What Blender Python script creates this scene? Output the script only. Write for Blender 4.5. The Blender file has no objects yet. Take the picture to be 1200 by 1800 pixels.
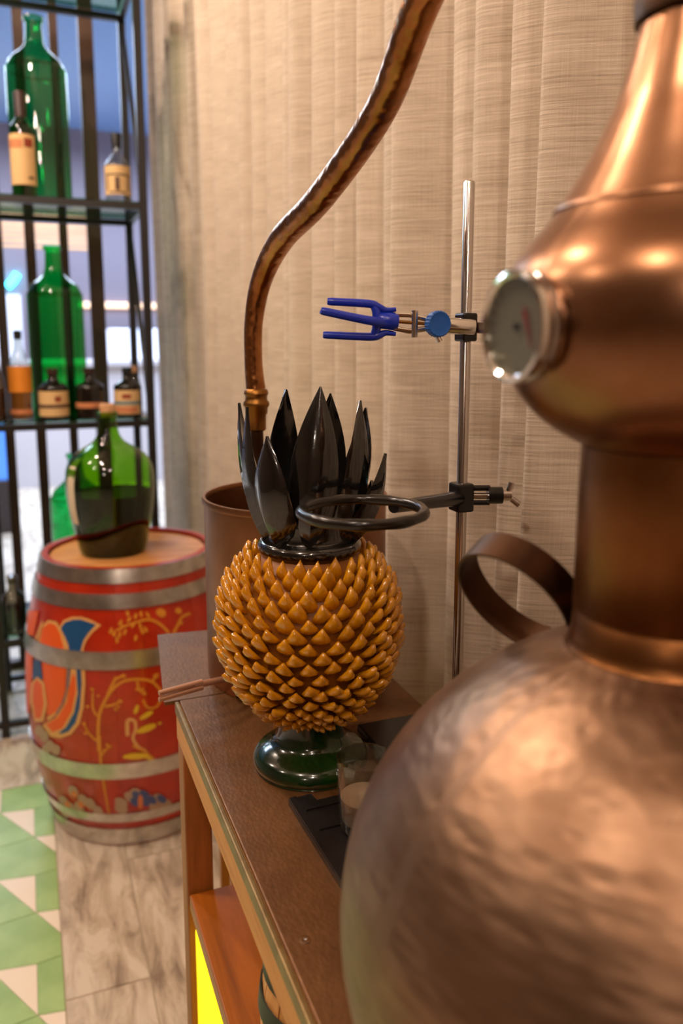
import bpy, bmesh, math, random
from mathutils import Vector, Matrix
from mathutils.geometry import tessellate_polygon
random.seed(7)
PI = math.pi
S = bpy.context.scene
COL = S.collection

# ------------------------------------------------------------------ camera
CAM_YAW, CAM_PITCH = math.radians(21.4), math.atan(220 / 1400)
cd = bpy.data.cameras.new('camera'); cam = bpy.data.objects.new('camera', cd); COL.objects.link(cam)
cam.location = (0, 0, 1.25)
cam.rotation_euler = (PI / 2 - CAM_PITCH, 0, -CAM_YAW)
cd.sensor_fit = 'VERTICAL'; cd.sensor_height = 36; cd.sensor_width = 24; cd.lens = 28
cd.shift_y = -80 / 1800
cd.clip_start = .02; cd.clip_end = 60
cd.dof.use_dof = True; cd.dof.focus_distance = .80; cd.dof.aperture_fstop = 4.0
S.camera = cam
# ------------------------------------------------------------------ world and lights
W = bpy.data.worlds.new('world'); S.world = W; W.use_nodes = True
W.node_tree.nodes['Background'].inputs[0].default_value = (1, .85, .7, 1)
W.node_tree.nodes['Background'].inputs[1].default_value = .03
WARM = (1.0, .795, .645)
def lamp(name, loc, energy, color=WARM, rad=.05, spot=None, target=None):
    l = bpy.data.lights.new(name, 'SPOT' if spot else 'POINT'); l.energy = energy; l.color = color; l.shadow_soft_size = rad
    o = bpy.data.objects.new(name, l); COL.objects.link(o); o.location = loc
    if spot:
        l.spot_size = math.radians(spot); l.spot_blend = .6
        o.rotation_euler = (Vector(target) - Vector(loc)).to_track_quat('-Z', 'Y').to_euler()
    return o
def panel_light(name, loc, target, sx, sy, energy, color):
    l = bpy.data.lights.new(name, 'AREA'); l.shape = 'RECTANGLE'; l.size = sx; l.size_y = sy; l.energy = energy; l.color = color
    o = bpy.data.objects.new(name, l); COL.objects.link(o); o.location = loc
    o.rotation_euler = (Vector(target) - Vector(loc)).to_track_quat('-Z', 'Y').to_euler()
    return o
lamp('ceiling_spot', (-.62, -.1, 2.62), 30)
lamp('ceiling_spot', (-.50, 1.25, 2.62), 40)
lamp('ceiling_spot', (-1.5, .75, 2.62), 18)
lamp('ceiling_spot', (-.30, -1.35, 2.62), 26)
lamp('ceiling_spot', (-1.3, 1.9, 2.62), 30)
lamp('ceiling_spot', (-.05, -.55, 2.62), 14)
lamp('ceiling_spot', (-.40, 2.45, 2.62), 34)
lamp('ceiling_spot', (-1.3, -1.9, 2.3), 16)  # added fill lamp, below the ceiling behind the camera, for frontal highlights
panel_light('dining_room_ceiling_light', (.3, 6.3, 3.2), (.3, 6.3, 0), 3, 3, 340, (.66, .78, 1.0))
S.view_settings.view_transform = 'Standard'; S.view_settings.look = 'None'
S.view_settings.exposure = 0.12; S.view_settings.gamma = 1.0; S.view_settings.use_curve_mapping = False

# ------------------------------------------------------------------ materials
def lin(r, g, b):
    f = lambda c: (c / 255 / 12.92) if c / 255 <= .04045 else ((c / 255 + .055) / 1.055) ** 2.4
    return (f(r), f(g), f(b), 1)
class NT:
    def __init__(s, name):
        s.m = bpy.data.materials.new(name); s.m.use_nodes = True
        s.t = s.m.node_tree; s.b = s.t.nodes['Principled BSDF']; s.out = s.t.nodes['Material Output']
    def n(s, typ, **kw):
        nd = s.t.nodes.new(typ)
        for k, v in kw.items():
            if k in nd.inputs: nd.inputs[k].default_value = v
            else: setattr(nd, k, v)
        return nd
    def l(s, a, b): s.t.links.new(a, b)
    def set(s, **kw):
        for k, v in kw.items(): s.b.inputs[k.replace('_', ' ')].default_value = v
        return s
    def coords(s, kind='Object', scale=(1, 1, 1)):
        tc = s.n('ShaderNodeTexCoord'); mp = s.n('ShaderNodeMapping'); mp.inputs['Scale'].default_value = scale
        s.l(tc.outputs[kind], mp.inputs['Vector']); return mp.outputs['Vector']
    def ramp(s, fac, stops):
        r = s.n('ShaderNodeValToRGB'); e = r.color_ramp.elements
        while len(e) < len(stops): e.new(.5)
        for k, (p, c) in enumerate(stops): e[k].position = p; e[k].color = c
        s.l(fac, r.inputs['Fac']); return r.outputs['Color']
    def bump(s, h, strength=.3, dist=.002, prev=None):
        b = s.n('ShaderNodeBump', Strength=strength, Distance=dist); s.l(h, b.inputs['Height'])
        if prev: s.l(prev, b.inputs['Normal'])
        s.l(b.outputs['Normal'], s.b.inputs['Normal']); return b.outputs['Normal']
    def noise(s, vec, scale, detail=3, rough=.55, dist=0):
        n = s.n('ShaderNodeTexNoise', Scale=scale, Detail=detail, Roughness=rough, Distortion=dist); s.l(vec, n.inputs['Vector']); return n.outputs['Fac']
def plain(name, col, rough=.5, metal=0, coat=0, **kw):
    m = NT(name); m.set(Base_Color=col, Roughness=rough, Metallic=metal)
    if coat: m.set(Coat_Weight=coat, Coat_Roughness=.06)
    for k, v in kw.items(): m.b.inputs[k.replace('_', ' ')].default_value = v
    return m.m
def speckled(name, c1, c2, scale, rough=.5, metal=0, bump=.15, dist=.001, vec=(1, 1, 1), coat=0, lo=.35, hi=.65, kind='Object'):
    m = NT(name); v = m.coords(kind, vec); f = m.noise(v, scale, 4)
    m.l(m.ramp(f, [(lo, c1), (hi, c2)]), m.b.inputs['Base Color']); m.set(Roughness=rough, Metallic=metal)
    if coat: m.set(Coat_Weight=coat, Coat_Roughness=.05)
    if bump: m.bump(f, bump, dist)
    return m.m
def hammered(name, c1, c2, cell, rough, depth, stretch=(1, 1, 1), kind='UV', tone=6, metal=1.0):
    m = NT(name); v = m.coords(kind, stretch)
    vo = m.n('ShaderNodeTexVoronoi', Scale=cell, feature='SMOOTH_F1'); vo.inputs['Smoothness'].default_value = .6; m.l(v, vo.inputs['Vector'])
    t = m.coords('Object'); f = m.noise(t, tone, 5, .6)
    f2 = m.noise(v, cell * .5, 2)
    mx = m.n('ShaderNodeMath', operation='MULTIPLY_ADD'); m.l(f2, mx.inputs[0]); mx.inputs[1].default_value = .35; m.l(f, mx.inputs[2])
    m.l(m.ramp(mx.outputs[0], [(.5, c1), (.85, c2)]), m.b.inputs['Base Color'])
    m.set(Roughness=rough, Metallic=metal); m.bump(vo.outputs['Distance'], depth, .004); return m.m
def wood(name, c1, c2, c3, axis=1, scale=10, rough=.45, coat=0, bump=.1):
    m = NT(name); st = [scale] * 3; st[axis] = scale * .07; v = m.coords('Object', tuple(st))
    f = m.noise(v, 1.6, 6, .65, 1.2)
    m.l(m.ramp(f, [(.3, c1), (.5, c2), (.72, c3)]), m.b.inputs['Base Color']); m.set(Roughness=rough)
    if coat: m.set(Coat_Weight=coat, Coat_Roughness=.2)
    m.bump(f, bump, .001); return m.m
def thin_glass(name, tint, rough=.02, base=.05, refl=1.0):
    m = NT(name); t = m.t; t.nodes.remove(m.b)
    tr = m.n('ShaderNodeBsdfTransparent'); tr.inputs['Color'].default_value = tint
    gl = m.n('ShaderNodeBsdfGlossy'); gl.inputs['Roughness'].default_value = rough; gl.inputs['Color'].default_value = (refl, refl, refl, 1)
    lw = m.n('ShaderNodeLayerWeight'); lw.inputs['Blend'].default_value = .5
    pw = m.n('ShaderNodeMath', operation='POWER'); m.l(lw.outputs['Facing'], pw.inputs[0]); pw.inputs[1].default_value = 4.0
    fr = m.n('ShaderNodeMath', operation='MULTIPLY_ADD'); m.l(pw.outputs[0], fr.inputs[0]); fr.inputs[1].default_value = .75; fr.inputs[2].default_value = base
    mx = m.n('ShaderNodeMixShader'); m.l(fr.outputs[0], mx.inputs[0]); m.l(tr.outputs[0], mx.inputs[1]); m.l(gl.outputs[0], mx.inputs[2])
    m.l(mx.outputs[0], m.out.inputs['Surface']); return m.m
def glow(name, col, strength):
    m = NT(name); m.set(Base_Color=col, Emission_Color=col, Emission_Strength=strength); return m.m

M = {}
M['pot'] = hammered('hammered_copper_pot', lin(122, 92, 70), lin(166, 134, 108), 46, .40, .16, (1, 3.2, 1), tone=5)
M['head'] = hammered('polished_copper', lin(130, 86, 56), lin(162, 120, 90), 18, .30, .10, (1, 1, 1), tone=9)
M['neck'] = hammered('brown_copper', lin(118, 74, 38), lin(144, 96, 58), 16, .36, .06, (1, 1, 1), tone=9)
M['tube'] = hammered('beaten_copper_tube', lin(138, 84, 42), lin(190, 130, 80), 90, .26, .32, (1, 1, 1), 'Object', tone=14)
M['spout'] = plain('pinkish_copper', lin(196, 150, 122), .45, .7)
M['bucket'] = speckled('dull_copper', lin(134, 92, 60), lin(164, 116, 80), 9, .40, 1, .05, .001)
M['dark_copper'] = speckled('dark_aged_copper', lin(62, 42, 30), lin(86, 60, 42), 12, .42, 1, .05)
M['brass'] = plain('old_brass', lin(140, 96, 46), .38, 1)
M['steel'] = plain('bright_steel', lin(205, 200, 196), .18, 1)
M['chrome'] = plain('chrome', lin(225, 220, 214), .10, 1)
M['black_gloss'] = speckled('black_glaze', lin(12, 11, 10), lin(20, 17, 14), 55, .16, 0, .3, .0012, coat=1)
M['black_metal'] = speckled('black_enamel', lin(14, 13, 13), lin(22, 20, 20), 60, .25, 0, .08)
M['ring_black'] = speckled('black_dipped_coating', lin(20, 16, 13), lin(34, 28, 22), 40, .22, 0, .2, .001)
M['shelf_black'] = plain('black_steel_frame', lin(26, 22, 20), .4)
M['yellow_glaze'] = speckled('amber_yellow_glaze', lin(182, 112, 2), lin(218, 150, 6), 45, .14, 0, .35, .0012, coat=1)
M['yellow_glaze'].node_tree.nodes['Principled BSDF'].inputs['Coat IOR'].default_value = 1.6
M['core_glaze'] = plain('dark_brown_glaze', lin(136, 78, 5), .45)
M['green_glaze'] = speckled('bottle_green_glaze', lin(4, 26, 11), lin(22, 54, 14), 14, .16, 0, .2, .0015, (1, 1, .5), coat=.7)
M['blue_plastic'] = plain('blue_vinyl', lin(10, 44, 170), .3, coat=.3)
M['blue_knob'] = plain('blue_knob_plastic', lin(20, 86, 168), .4)
M['slate'] = speckled('black_board', lin(20, 17, 16), lin(32, 28, 27), 20, .32, 0, .1)
M['table_copper'] = hammered('table_copper_sheet', lin(102, 68, 36), lin(132, 90, 52), 190, .40, .07, (1.6, 1, 1), 'Object', 8, .55)
M['table_edge'] = speckled('edge_green_brown', lin(122, 96, 54), lin(146, 120, 74), 40, .4, .6, .05)
M['oak'] = wood('golden_wood', lin(176, 112, 50), lin(206, 140, 70), lin(220, 158, 88), 1, 16, .5)
M['leg_wood'] = wood('amber_leg_wood', lin(132, 72, 24), lin(160, 92, 36), lin(176, 108, 48), 2, 16, .45)
M['shelf_wood'] = wood('varnished_orange_wood', lin(116, 60, 8), lin(172, 94, 15), lin(188, 110, 26), 1, 9, .38, .2)
M['barrel_red'] = speckled('red_barrel_paint', lin(164, 34, 4), lin(188, 44, 7), 12, .28, 0, .03, coat=.3)
M['hoop'] = speckled('galvanised_hoop', lin(184, 178, 170), lin(212, 206, 198), 30, .28, 1, .03)
M['head_wood'] = wood('pale_head_wood', lin(188, 122, 62), lin(214, 150, 84), lin(226, 168, 104), 0, 14, .5)
PAINT = dict(tan=lin(222, 162, 92), blue=lin(22, 76, 128), orange=lin(232, 88, 14), gold=lin(214, 138, 38), yellow=lin(222, 178, 34),
             greytan=lin(172, 140, 116), orange2=lin(214, 118, 62), bluegrey=lin(66, 78, 128))
for k, c in PAINT.items(): M['p_' + k] = plain('paint_' + k, c, .35)
M['cork'] = speckled('cork', lin(190, 136, 92), lin(216, 168, 122), 60, .8)
M['paper'] = speckled('cream_paper', lin(206, 186, 156), lin(226, 208, 180), 8, .8, bump=0)
M['wine'] = plain('dark_wine', lin(16, 9, 6), .08)
M['jug_glass'] = thin_glass('olive_green_glass', lin(150, 196, 40), .03)
M['green_glass'] = thin_glass('emerald_glass', lin(58, 196, 132), .03)
M['green_glass2'] = thin_glass('bright_emerald_glass', lin(40, 204, 116), .03)
M['clear_glass'] = thin_glass('clear_glass', lin(222, 224, 220), .04, base=.09)
M['smoke_glass'] = thin_glass('smoky_glass', lin(160, 150, 130), .03)
M['shelf_glass'] = thin_glass('shelf_glass', lin(172, 200, 182), .03)
M['dark_glass'] = plain('dark_bottle_glass', lin(20, 14, 12), .08, coat=.5)
M['amber_liquid'] = plain('amber_spirit', lin(190, 120, 46), .1, Transmission_Weight=.3)
M['orange_label'] = plain('orange_label', lin(232, 140, 34), .7)
M['cap_maroon'] = plain('maroon_capsule', lin(54, 30, 26), .4)
M['stopper'] = plain('black_stopper', lin(16, 14, 14), .5)
M['ink_red'] = plain('red_print', lin(150, 60, 34), .7)
M['ink_dark'] = plain('dark_print', lin(96, 66, 52), .7)
M['ink_blue'] = plain('blue_print', lin(112, 138, 142), .7)
M['ink_orange'] = plain('orange_print', lin(206, 130, 84), .7)
M['label_tan'] = plain('tan_label', lin(226, 186, 128), .7)
M['wax'] = plain('pale_wax', lin(206, 172, 148), .6, Subsurface_Weight=.2)
M['dial'] = speckled('gauge_dial', lin(196, 186, 172), lin(222, 212, 196), 5, .35, .3, 0)
M['needle'] = plain('red_needle', lin(214, 70, 50), .5)
M['print_black'] = plain('black_print', lin(50, 46, 44), .6)
M['slat'] = wood('brown_slat_wood', lin(52, 32, 18), lin(66, 42, 24), lin(76, 50, 30), 2, 10, .5)
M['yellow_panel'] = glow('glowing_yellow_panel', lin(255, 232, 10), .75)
M['keg_wood'] = wood('keg_wood', lin(190, 128, 62), lin(214, 154, 88), lin(224, 168, 104), 2, 20, .5)
M['keg_hoop'] = plain('dark_keg_hoop', lin(52, 56, 46), .45, .4)
M['far_blue'] = plain('blue_grey_paint', lin(140, 178, 232), .8)
M['far_mauve'] = plain('mauve_grey_paint', lin(150, 140, 150), .8)
M['room_wall'] = plain('warm_plaster', lin(112, 90, 70), .8)
M['room_ceiling'] = plain('ceiling_plaster', lin(128, 112, 96), .9)
M['grout'] = plain('grout', lin(190, 176, 150), .8)
M['tile_green'] = speckled('green_cement_tile', lin(150, 188, 110), lin(174, 208, 130), 9, .45, 0, .02)
M['tile_white'] = plain('ivory_cement_tile', lin(252, 238, 216), .5)
def plank_mat(name, a, b, c):
    m = NT(name); oi = m.n('ShaderNodeObjectInfo'); tc = m.n('ShaderNodeTexCoord'); mp = m.n('ShaderNodeMapping'); mp.inputs['Scale'].default_value = (20, 5, 20)
    ad = m.n('ShaderNodeVectorMath', operation='ADD'); m.l(tc.outputs['Object'], mp.inputs['Vector']); m.l(mp.outputs['Vector'], ad.inputs[0])
    mu = m.n('ShaderNodeMath', operation='MULTIPLY'); m.l(oi.outputs['Random'], mu.inputs[0]); mu.inputs[1].default_value = 37.0
    cb = m.n('ShaderNodeCombineXYZ'); m.l(mu.outputs[0], cb.inputs[0]); m.l(mu.outputs[0], cb.inputs[1]); m.l(cb.outputs[0], ad.inputs[1])
    f = m.noise(ad.outputs[0], 1.0, 7, .68, .9)
    m.l(m.ramp(f, [(.34, a), (.47, b), (.60, c)]), m.b.inputs['Base Color']); m.set(Roughness=.42); m.bump(f, .12, .001); return m.m
M['plank'] = plank_mat('grey_wood_look_tile', lin(148, 130, 112), lin(200, 183, 160), lin(226, 212, 192))
# linen: slubby horizontal threads in UV space (metres)
def linen():
    m = NT('oatmeal_linen'); tc = m.n('ShaderNodeTexCoord')
    def mp(sc):
        q = m.n('ShaderNodeMapping'); q.inputs['Scale'].default_value = sc; m.l(tc.outputs['UV'], q.inputs['Vector']); return q.outputs['Vector']
    slub = m.noise(mp((9, 330, 1)), 1, 4, .7)
    warp = m.noise(mp((520, 14, 1)), 1, 3, .6)
    broad = m.noise(mp((5, 34, 1)), 1, 4, .6)
    a = m.n('ShaderNodeMath', operation='MULTIPLY_ADD'); m.l(slub, a.inputs[0]); a.inputs[1].default_value = .75
    bs = m.n('ShaderNodeMath', operation='MULTIPLY'); m.l(broad, bs.inputs[0]); bs.inputs[1].default_value = .3; m.l(bs.outputs[0], a.inputs[2])
    b = m.n('ShaderNodeMath', operation='MULTIPLY_ADD'); m.l(warp, b.inputs[0]); b.inputs[1].default_value = .22; m.l(a.outputs[0], b.inputs[2])
    m.l(m.ramp(b.outputs[0], [(.44, lin(170, 152, 132)), (.635, lin(203, 186, 165)), (.85, lin(226, 211, 192))]), m.b.inputs['Base Color'])
    c = m.n('ShaderNodeMath', operation='MULTIPLY_ADD'); m.l(warp, c.inputs[0]); c.inputs[1].default_value = .3; m.l(slub, c.inputs[2])
    m.set(Roughness=.9, Sheen_Weight=.2); m.bump(c.outputs[0], .5, .0018); return m.m
M['linen'] = linen()

# ------------------------------------------------------------------ mesh helpers (all coordinates in metres, world space)
class Geo:
    def __init__(s): s.v = []; s.f = []; s.uv = {}
    def add(s, vs, fs):
        o = len(s.v); s.v += [tuple(v) for v in vs]; s.f += [tuple(i + o for i in f) for f in fs]; return s
    def box(s, x0, x1, y0, y1, z0, z1):
        return s.add([(x0, y0, z0), (x1, y0, z0), (x1, y1, z0), (x0, y1, z0), (x0, y0, z1), (x1, y0, z1), (x1, y1, z1), (x0, y1, z1)],
                     [(0, 3, 2, 1), (4, 5, 6, 7), (0, 1, 5, 4), (1, 2, 6, 5), (2, 3, 7, 6), (3, 0, 4, 7)])
    def prism(s, poly, z0, z1):
        n = len(poly); return s.add([(x, y, z0) for x, y in poly] + [(x, y, z1) for x, y in poly],
            [tuple(range(n))[::-1], tuple(range(n, 2 * n))] + [(i, (i + 1) % n, n + (i + 1) % n, n + i) for i in range(n)])
    def lathe(s, prof, c=(0, 0, 0), seg=48, cap=True, closed=False):
        vs = [(c[0] + r * math.cos(2 * PI * k / seg), c[1] + r * math.sin(2 * PI * k / seg), c[2] + z) for r, z in prof for k in range(seg)]
        fs = []; n = len(prof)
        for i in range(n - 1 + (1 if closed else 0)):
            j = (i + 1) % n
            for k in range(seg):
                k2 = (k + 1) % seg; fs.append((i * seg + k, i * seg + k2, j * seg + k2, j * seg + k))
        if cap and not closed:
            if prof[0][0] > 1e-6: fs.append(tuple(range(seg))[::-1])
            if prof[-1][0] > 1e-6: fs.append(tuple(range((n - 1) * seg, n * seg)))
        s.lat = (seg, n); return s.add(vs, fs)
    def tube(s, path, radii, seg=14, cap=True, squash=None):
        P = [Vector(p) for p in path]
        if not isinstance(radii, (list, tuple)): radii = [radii] * len(P)
        up = Vector((0, 0, 1)); t0 = (P[1] - P[0]).normalized()
        nrm = t0.cross(up)
        if nrm.length < .05: nrm = t0.cross(Vector((0, 1, 0)))
        nrm.normalize(); vs = []
        for i, p in enumerate(P):
            t = (P[min(i + 1, len(P) - 1)] - P[max(i - 1, 0)]).normalized()
            nrm = (nrm - t * nrm.dot(t)).normalized(); b = t.cross(nrm)
            for k in range(seg):
                a = 2 * PI * k / seg; vs.append(p + (nrm * math.cos(a) + b * math.sin(a)) * radii[i])
        fs = [(i * seg + k, i * seg + (k + 1) % seg, (i + 1) * seg + (k + 1) % seg, (i + 1) * seg + k) for i in range(len(P) - 1) for k in range(seg)]
        if cap: fs += [tuple(range(seg))[::-1], tuple(range((len(P) - 1) * seg, len(P) * seg))]
        return s.add(vs, fs)
    def strap(s, path, side, w, th):
        # flat strip of width w along vector field side(i) and thickness th
        P = [Vector(p) for p in path]; vs = []
        for i, p in enumerate(P):
            t = (P[min(i + 1, len(P) - 1)] - P[max(i - 1, 0)]).normalized(); sd = Vector(side(i)).normalized(); n = t.cross(sd).normalized()
            for a, b in ((-1, -1), (1, -1), (1, 1), (-1, 1)): vs.append(p + sd * (a * w / 2) + n * (b * th / 2))
        fs = [(i * 4 + k, i * 4 + (k + 1) % 4, i * 4 + 4 + (k + 1) % 4, i * 4 + 4 + k) for i in range(len(P) - 1) for k in range(4)]
        n = (len(P) - 1) * 4; return s.add(vs, fs + [(3, 2, 1, 0), (n, n + 1, n + 2, n + 3)])
def smooth_path(pts, n=10, vals=None):
    P = [Vector(p) for p in pts]; out = []; vo = []
    for i in range(len(P) - 1):
        a, b, c, d = P[max(i - 1, 0)], P[i], P[i + 1], P[min(i + 2, len(P) - 1)]
        for k in range(n):
            t = k / n
            out.append(.5 * ((2 * b) + (c - a) * t + (2 * a - 5 * b + 4 * c - d) * t * t + (3 * b - a - 3 * c + d) * t ** 3))
            if vals: vo.append(vals[i] * (1 - t) + vals[i + 1] * t)
    out.append(P[-1])
    if vals: vo.append(vals[-1]); return out, vo
    return out
class Builder:
    """one top-level thing; parts are children whose meshes are given in world coordinates"""
    def __init__(s, name, label, cat, loc, group=None):
        s.loc = Vector(loc); s.root = bpy.data.objects.new(name, None); s.root.empty_display_size = .02; COL.objects.link(s.root)
        s.root.location = loc; s.root['label'] = label; s.root['category'] = cat
        if group: s.root['group'] = group
    def part(s, name, geo, mat, parent=None, smooth=True, bevel=0, label=None, kind=None, uvmap=None, auto=None):
        o = mesh_obj(name, geo, mat, s.loc, smooth, bevel, uvmap, auto); o.parent = parent or s.root
        if label: o['label'] = label
        if kind: o['kind'] = kind
        return o
def mesh_obj(name, geo, mat, off=(0, 0, 0), smooth=True, bevel=0, uvmap=None, auto=None):
    off = Vector(off); me = bpy.data.meshes.new(name)
    me.from_pydata([tuple(Vector(v) - off) for v in geo.v], [], geo.f); me.update()
    bm = bmesh.new(); bm.from_mesh(me)
    if bevel:
        bmesh.ops.bevel(bm, geom=[e for e in bm.edges], offset=bevel, segments=2, affect='EDGES', profile=.5)
    bmesh.ops.recalc_face_normals(bm, faces=bm.faces)
    for f in bm.faces: f.smooth = smooth
    if smooth:
        lim = math.radians(auto or 42)
        for e in bm.edges:
            if len(e.link_faces) == 2 and e.calc_face_angle(0) > lim: e.smooth = False
    bm.to_mesh(me); bm.free()
    if uvmap:
        uv = me.uv_layers.new(name='UVMap')
        for lp in me.loops: uv.data[lp.index].uv = uvmap(me.vertices[lp.vertex_index].co + off)
    me.materials.append(M[mat] if isinstance(mat, str) else mat)
    o = bpy.data.objects.new(name, me); COL.objects.link(o); return o
def single(name, geo, mat, label, cat, group=None, loc=None, **kw):
    loc = loc or geo.v[0]
    o = mesh_obj(name, geo, mat, loc, **kw); o.location = loc; o['label'] = label; o['category'] = cat
    if group: o['group'] = group
    return o
def structure(name, geo, mat, **kw):
    o = mesh_obj(name, geo, mat, (0, 0, 0), smooth=False, **kw); o['kind'] = 'structure'; return o
def cyl_uv(cx, cy, r):
    return lambda v: ((math.atan2(v.y - cy, v.x - cx)) * r, v.z)

# ------------------------------------------------------------------ the room
fl = structure('floor', Geo().box(-4, 4, -3, 9, -.06, -.004), 'grout')
structure('ceiling', Geo().box(-4, .75, -3, 3.9, 2.9, 2.96), 'room_ceiling')
structure('wall_right', Geo().box(.70, .78, -3, 3.85, 0, 2.9), 'room_wall')
structure('wall_left', Geo().box(-4.06, -4, -3, 9, 0, 3.4), 'room_wall')
structure('wall_back', Geo().box(-4, .78, -3.06, -3, 0, 2.9), 'room_wall')
structure('wall_far', Geo().box(-4, 4, 9, 9.06, 0, 3.4), 'far_mauve')
structure('ceiling_far', Geo().box(-4, 4, 3.9, 9, 3.4, 3.46), 'far_blue')
structure('wall_side', Geo().box(4, 4.06, 3.8, 9, 0, 3.4), 'far_blue')
# floor planks
def plank(x0, x1, y0, y1):
    g = Geo().box(x0, x1, y0, y1, -.004, 0.0)
    o = mesh_obj('plank', g, 'plank', ((x0 + x1) / 2, (y0 + y1) / 2, 0), smooth=False); o.location = ((x0 + x1) / 2, (y0 + y1) / 2, 0); o.parent = fl
gap = .0015
for i, x in enumerate([0, .16, .32, .48]):
    ys = [-.6, .25, .65 + .35 * (i % 2), 1.84 if i in (1, 2) else 1.45, 2.65, 3.85]
    for a, b in zip(ys, ys[1:]): plank(x + gap, min(x + .16, .70) - gap, a + gap, b - gap)
for i in range(6):
    x = -.16 * (i + 1)
    ys = [2.285, 2.9 + .35 * (i % 2), 4.1, 5.3, 6.5]
    for a, b in zip(ys, ys[1:]): plank(x + gap, x + .16 - gap, a + gap, b - gap)
for i in range(7):
    x = .16 * i
    ys = [3.85, 5.05 + .4 * (i % 2), 6.5]
    for a, b in zip(ys, ys[1:]): plank(x + gap, x + .16 - gap, a + gap, b - gap)
g = Geo().box(-4, 4, 6.5, 9, -.004, 0).box(-4, -.96, 2.285, 6.5, -.004, 0).box(1.12, 4, 3.85, 6.5, -.004, 0).box(-4, -1.25, -3, 2.285, -.004, 0).box(0, .7, -3, -.6, -.004, 0).box(-1.25, 0, -3, .55, -.004, 0)
o = mesh_obj('far_plank', g, 'plank', smooth=False); o.parent = fl; o['kind'] = 'stuff'
# green and ivory cement tiles: right triangles of ivory in diagonal chains with green six-sided tiles between
def clip(poly, fn):
    out = []
    for i in range(len(poly)):
        a, b = poly[i], poly[(i + 1) % len(poly)]; fa, fb = fn(a), fn(b)
        if fa >= 0: out.append(a)
        if (fa >= 0) != (fb >= 0):
            t = fa / (fa - fb); out.append((a[0] + (b[0] - a[0]) * t, a[1] + (b[1] - a[1]) * t))
    return out
def inset(poly, d):
    cx = sum(p[0] for p in poly) / len(poly); cy = sum(p[1] for p in poly) / len(poly); out = []
    for x, y in poly:
        L = math.hypot(x - cx, y - cy); k = max(0, 1 - d / max(L, 1e-6)); out.append((cx + (x - cx) * k, cy + (y - cy) * k))
    return out
V1 = (.0845, -.1462); P2 = .2924; O = (-.134, 2.165)
def tile(name, poly, mat):
    for fn in (lambda p: -.001 - p[0], lambda p: p[0] + 1.25, lambda p: 2.283 - p[1], lambda p: p[1] - .55): 
        poly = clip(poly, fn)
        if len(poly) < 3: return
    poly = inset(poly, .0012)
    ar = abs(sum(poly[i][0] * poly[(i + 1) % len(poly)][1] - poly[(i + 1) % len(poly)][0] * poly[i][1] for i in range(len(poly)))) / 2
    if ar < 3e-4: return
    c = (sum(p[0] for p in poly) / len(poly), sum(p[1] for p in poly) / len(poly), 0)
    o = mesh_obj(name, Geo().prism(poly, -.004, 0), mat, c, smooth=False); o.location = c; o.parent = fl
for j in range(-8, 9):
    def Vp(k, jj=j): return (O[0] + V1[0] * k, O[1] + V1[1] * k - P2 * jj)
    for k in range(-16, 18):
        A = Vp(k); B = Vp(k + 1); T = (B[0], A[1] - .012)     # ivory: top edge A-T, right edge T-B
        if not (-1.5 < A[0] < .2 and .3 < A[1] < 2.6): continue
        tile('ivory_tile', [A, T, B], 'tile_white')
        T2 = (Vp(k + 2)[0], B[1] - .012); U1 = Vp(k + 2, j - 1); U2 = Vp(k + 3, j - 1)
        tile('green_tile', [T, B, T2, U2, U1], 'tile_green')

# ------------------------------------------------------------------ linen curtain
EDGES = [-1.2, -1.02, -.9, -.74, -.6, -.46, -.3, -.17, -.02, .11, .25, .38, .49, .60, .685, .775, .855, .94, 1.03, 1.14, 1.24, 1.34, 1.43, 1.53, 1.66, 1.78, 1.9, 2.02, 2.13, 2.24, 2.4, 2.57, 2.74, 2.92, 3.1, 3.28, 3.45, 3.62]
def fold(y):
    for a, b in zip(EDGES, EDGES[1:]):
        if a <= y <= b:
            s = (b - y) / (b - a); amp = .020 + .52 * min(b - a, .14)
            r = (1 - math.cos(PI * min(s / .28, 1))) / 2
            f = (1 + math.cos(PI * max(0, (s - .28) / .72))) / 2
            v = 1 + .45 * math.sin(a * 37.7)
            return amp * v * (r * f - .5) + .004 * math.sin(y * 53) + .003 * math.sin(y * 91 + 1) + .014 * math.sin(y * 17.3 + .6) + .010 * math.sin(y * 9.1)
    return 0
g = Geo(); ny = 1100; nz = 14; uvd = []
ys = [EDGES[0] + (EDGES[-1] - EDGES[0]) * i / ny for i in range(ny + 1)]
arc = [0]
for i in range(ny): arc.append(arc[-1] + math.hypot(ys[i + 1] - ys[i], fold(ys[i + 1]) - fold(ys[i])))
vs = []
for j in range(nz + 1):
    z = .015 + 2.86 * j / nz
    for i in range(ny + 1):
        y = ys[i]; yy = y + .012 * math.sin(z * 2.1 + y * 3)
        vs.append((.565 - fold(y) * (.85 + .15 * math.sin(z * 1.7 + y)), yy, z))
g.add(vs, [(j * (ny + 1) + i, j * (ny + 1) + i + 1, (j + 1) * (ny + 1) + i + 1, (j + 1) * (ny + 1) + i) for j in range(nz) for i in range(ny)])
cu = mesh_obj('linen_curtain', g, 'linen', (.565, 0, 0), auto=80); cu.location = (.565, 0, 0)
uv = cu.data.uv_layers.new(name='UVMap')
for lp in cu.data.loops:
    i = lp.vertex_index; uv.data[lp.index].uv = (arc[i % (ny + 1)], vs[i][2])
cu['label'] = 'oatmeal linen curtain hanging in soft vertical folds behind the table'; cu['category'] = 'curtain'

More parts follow.
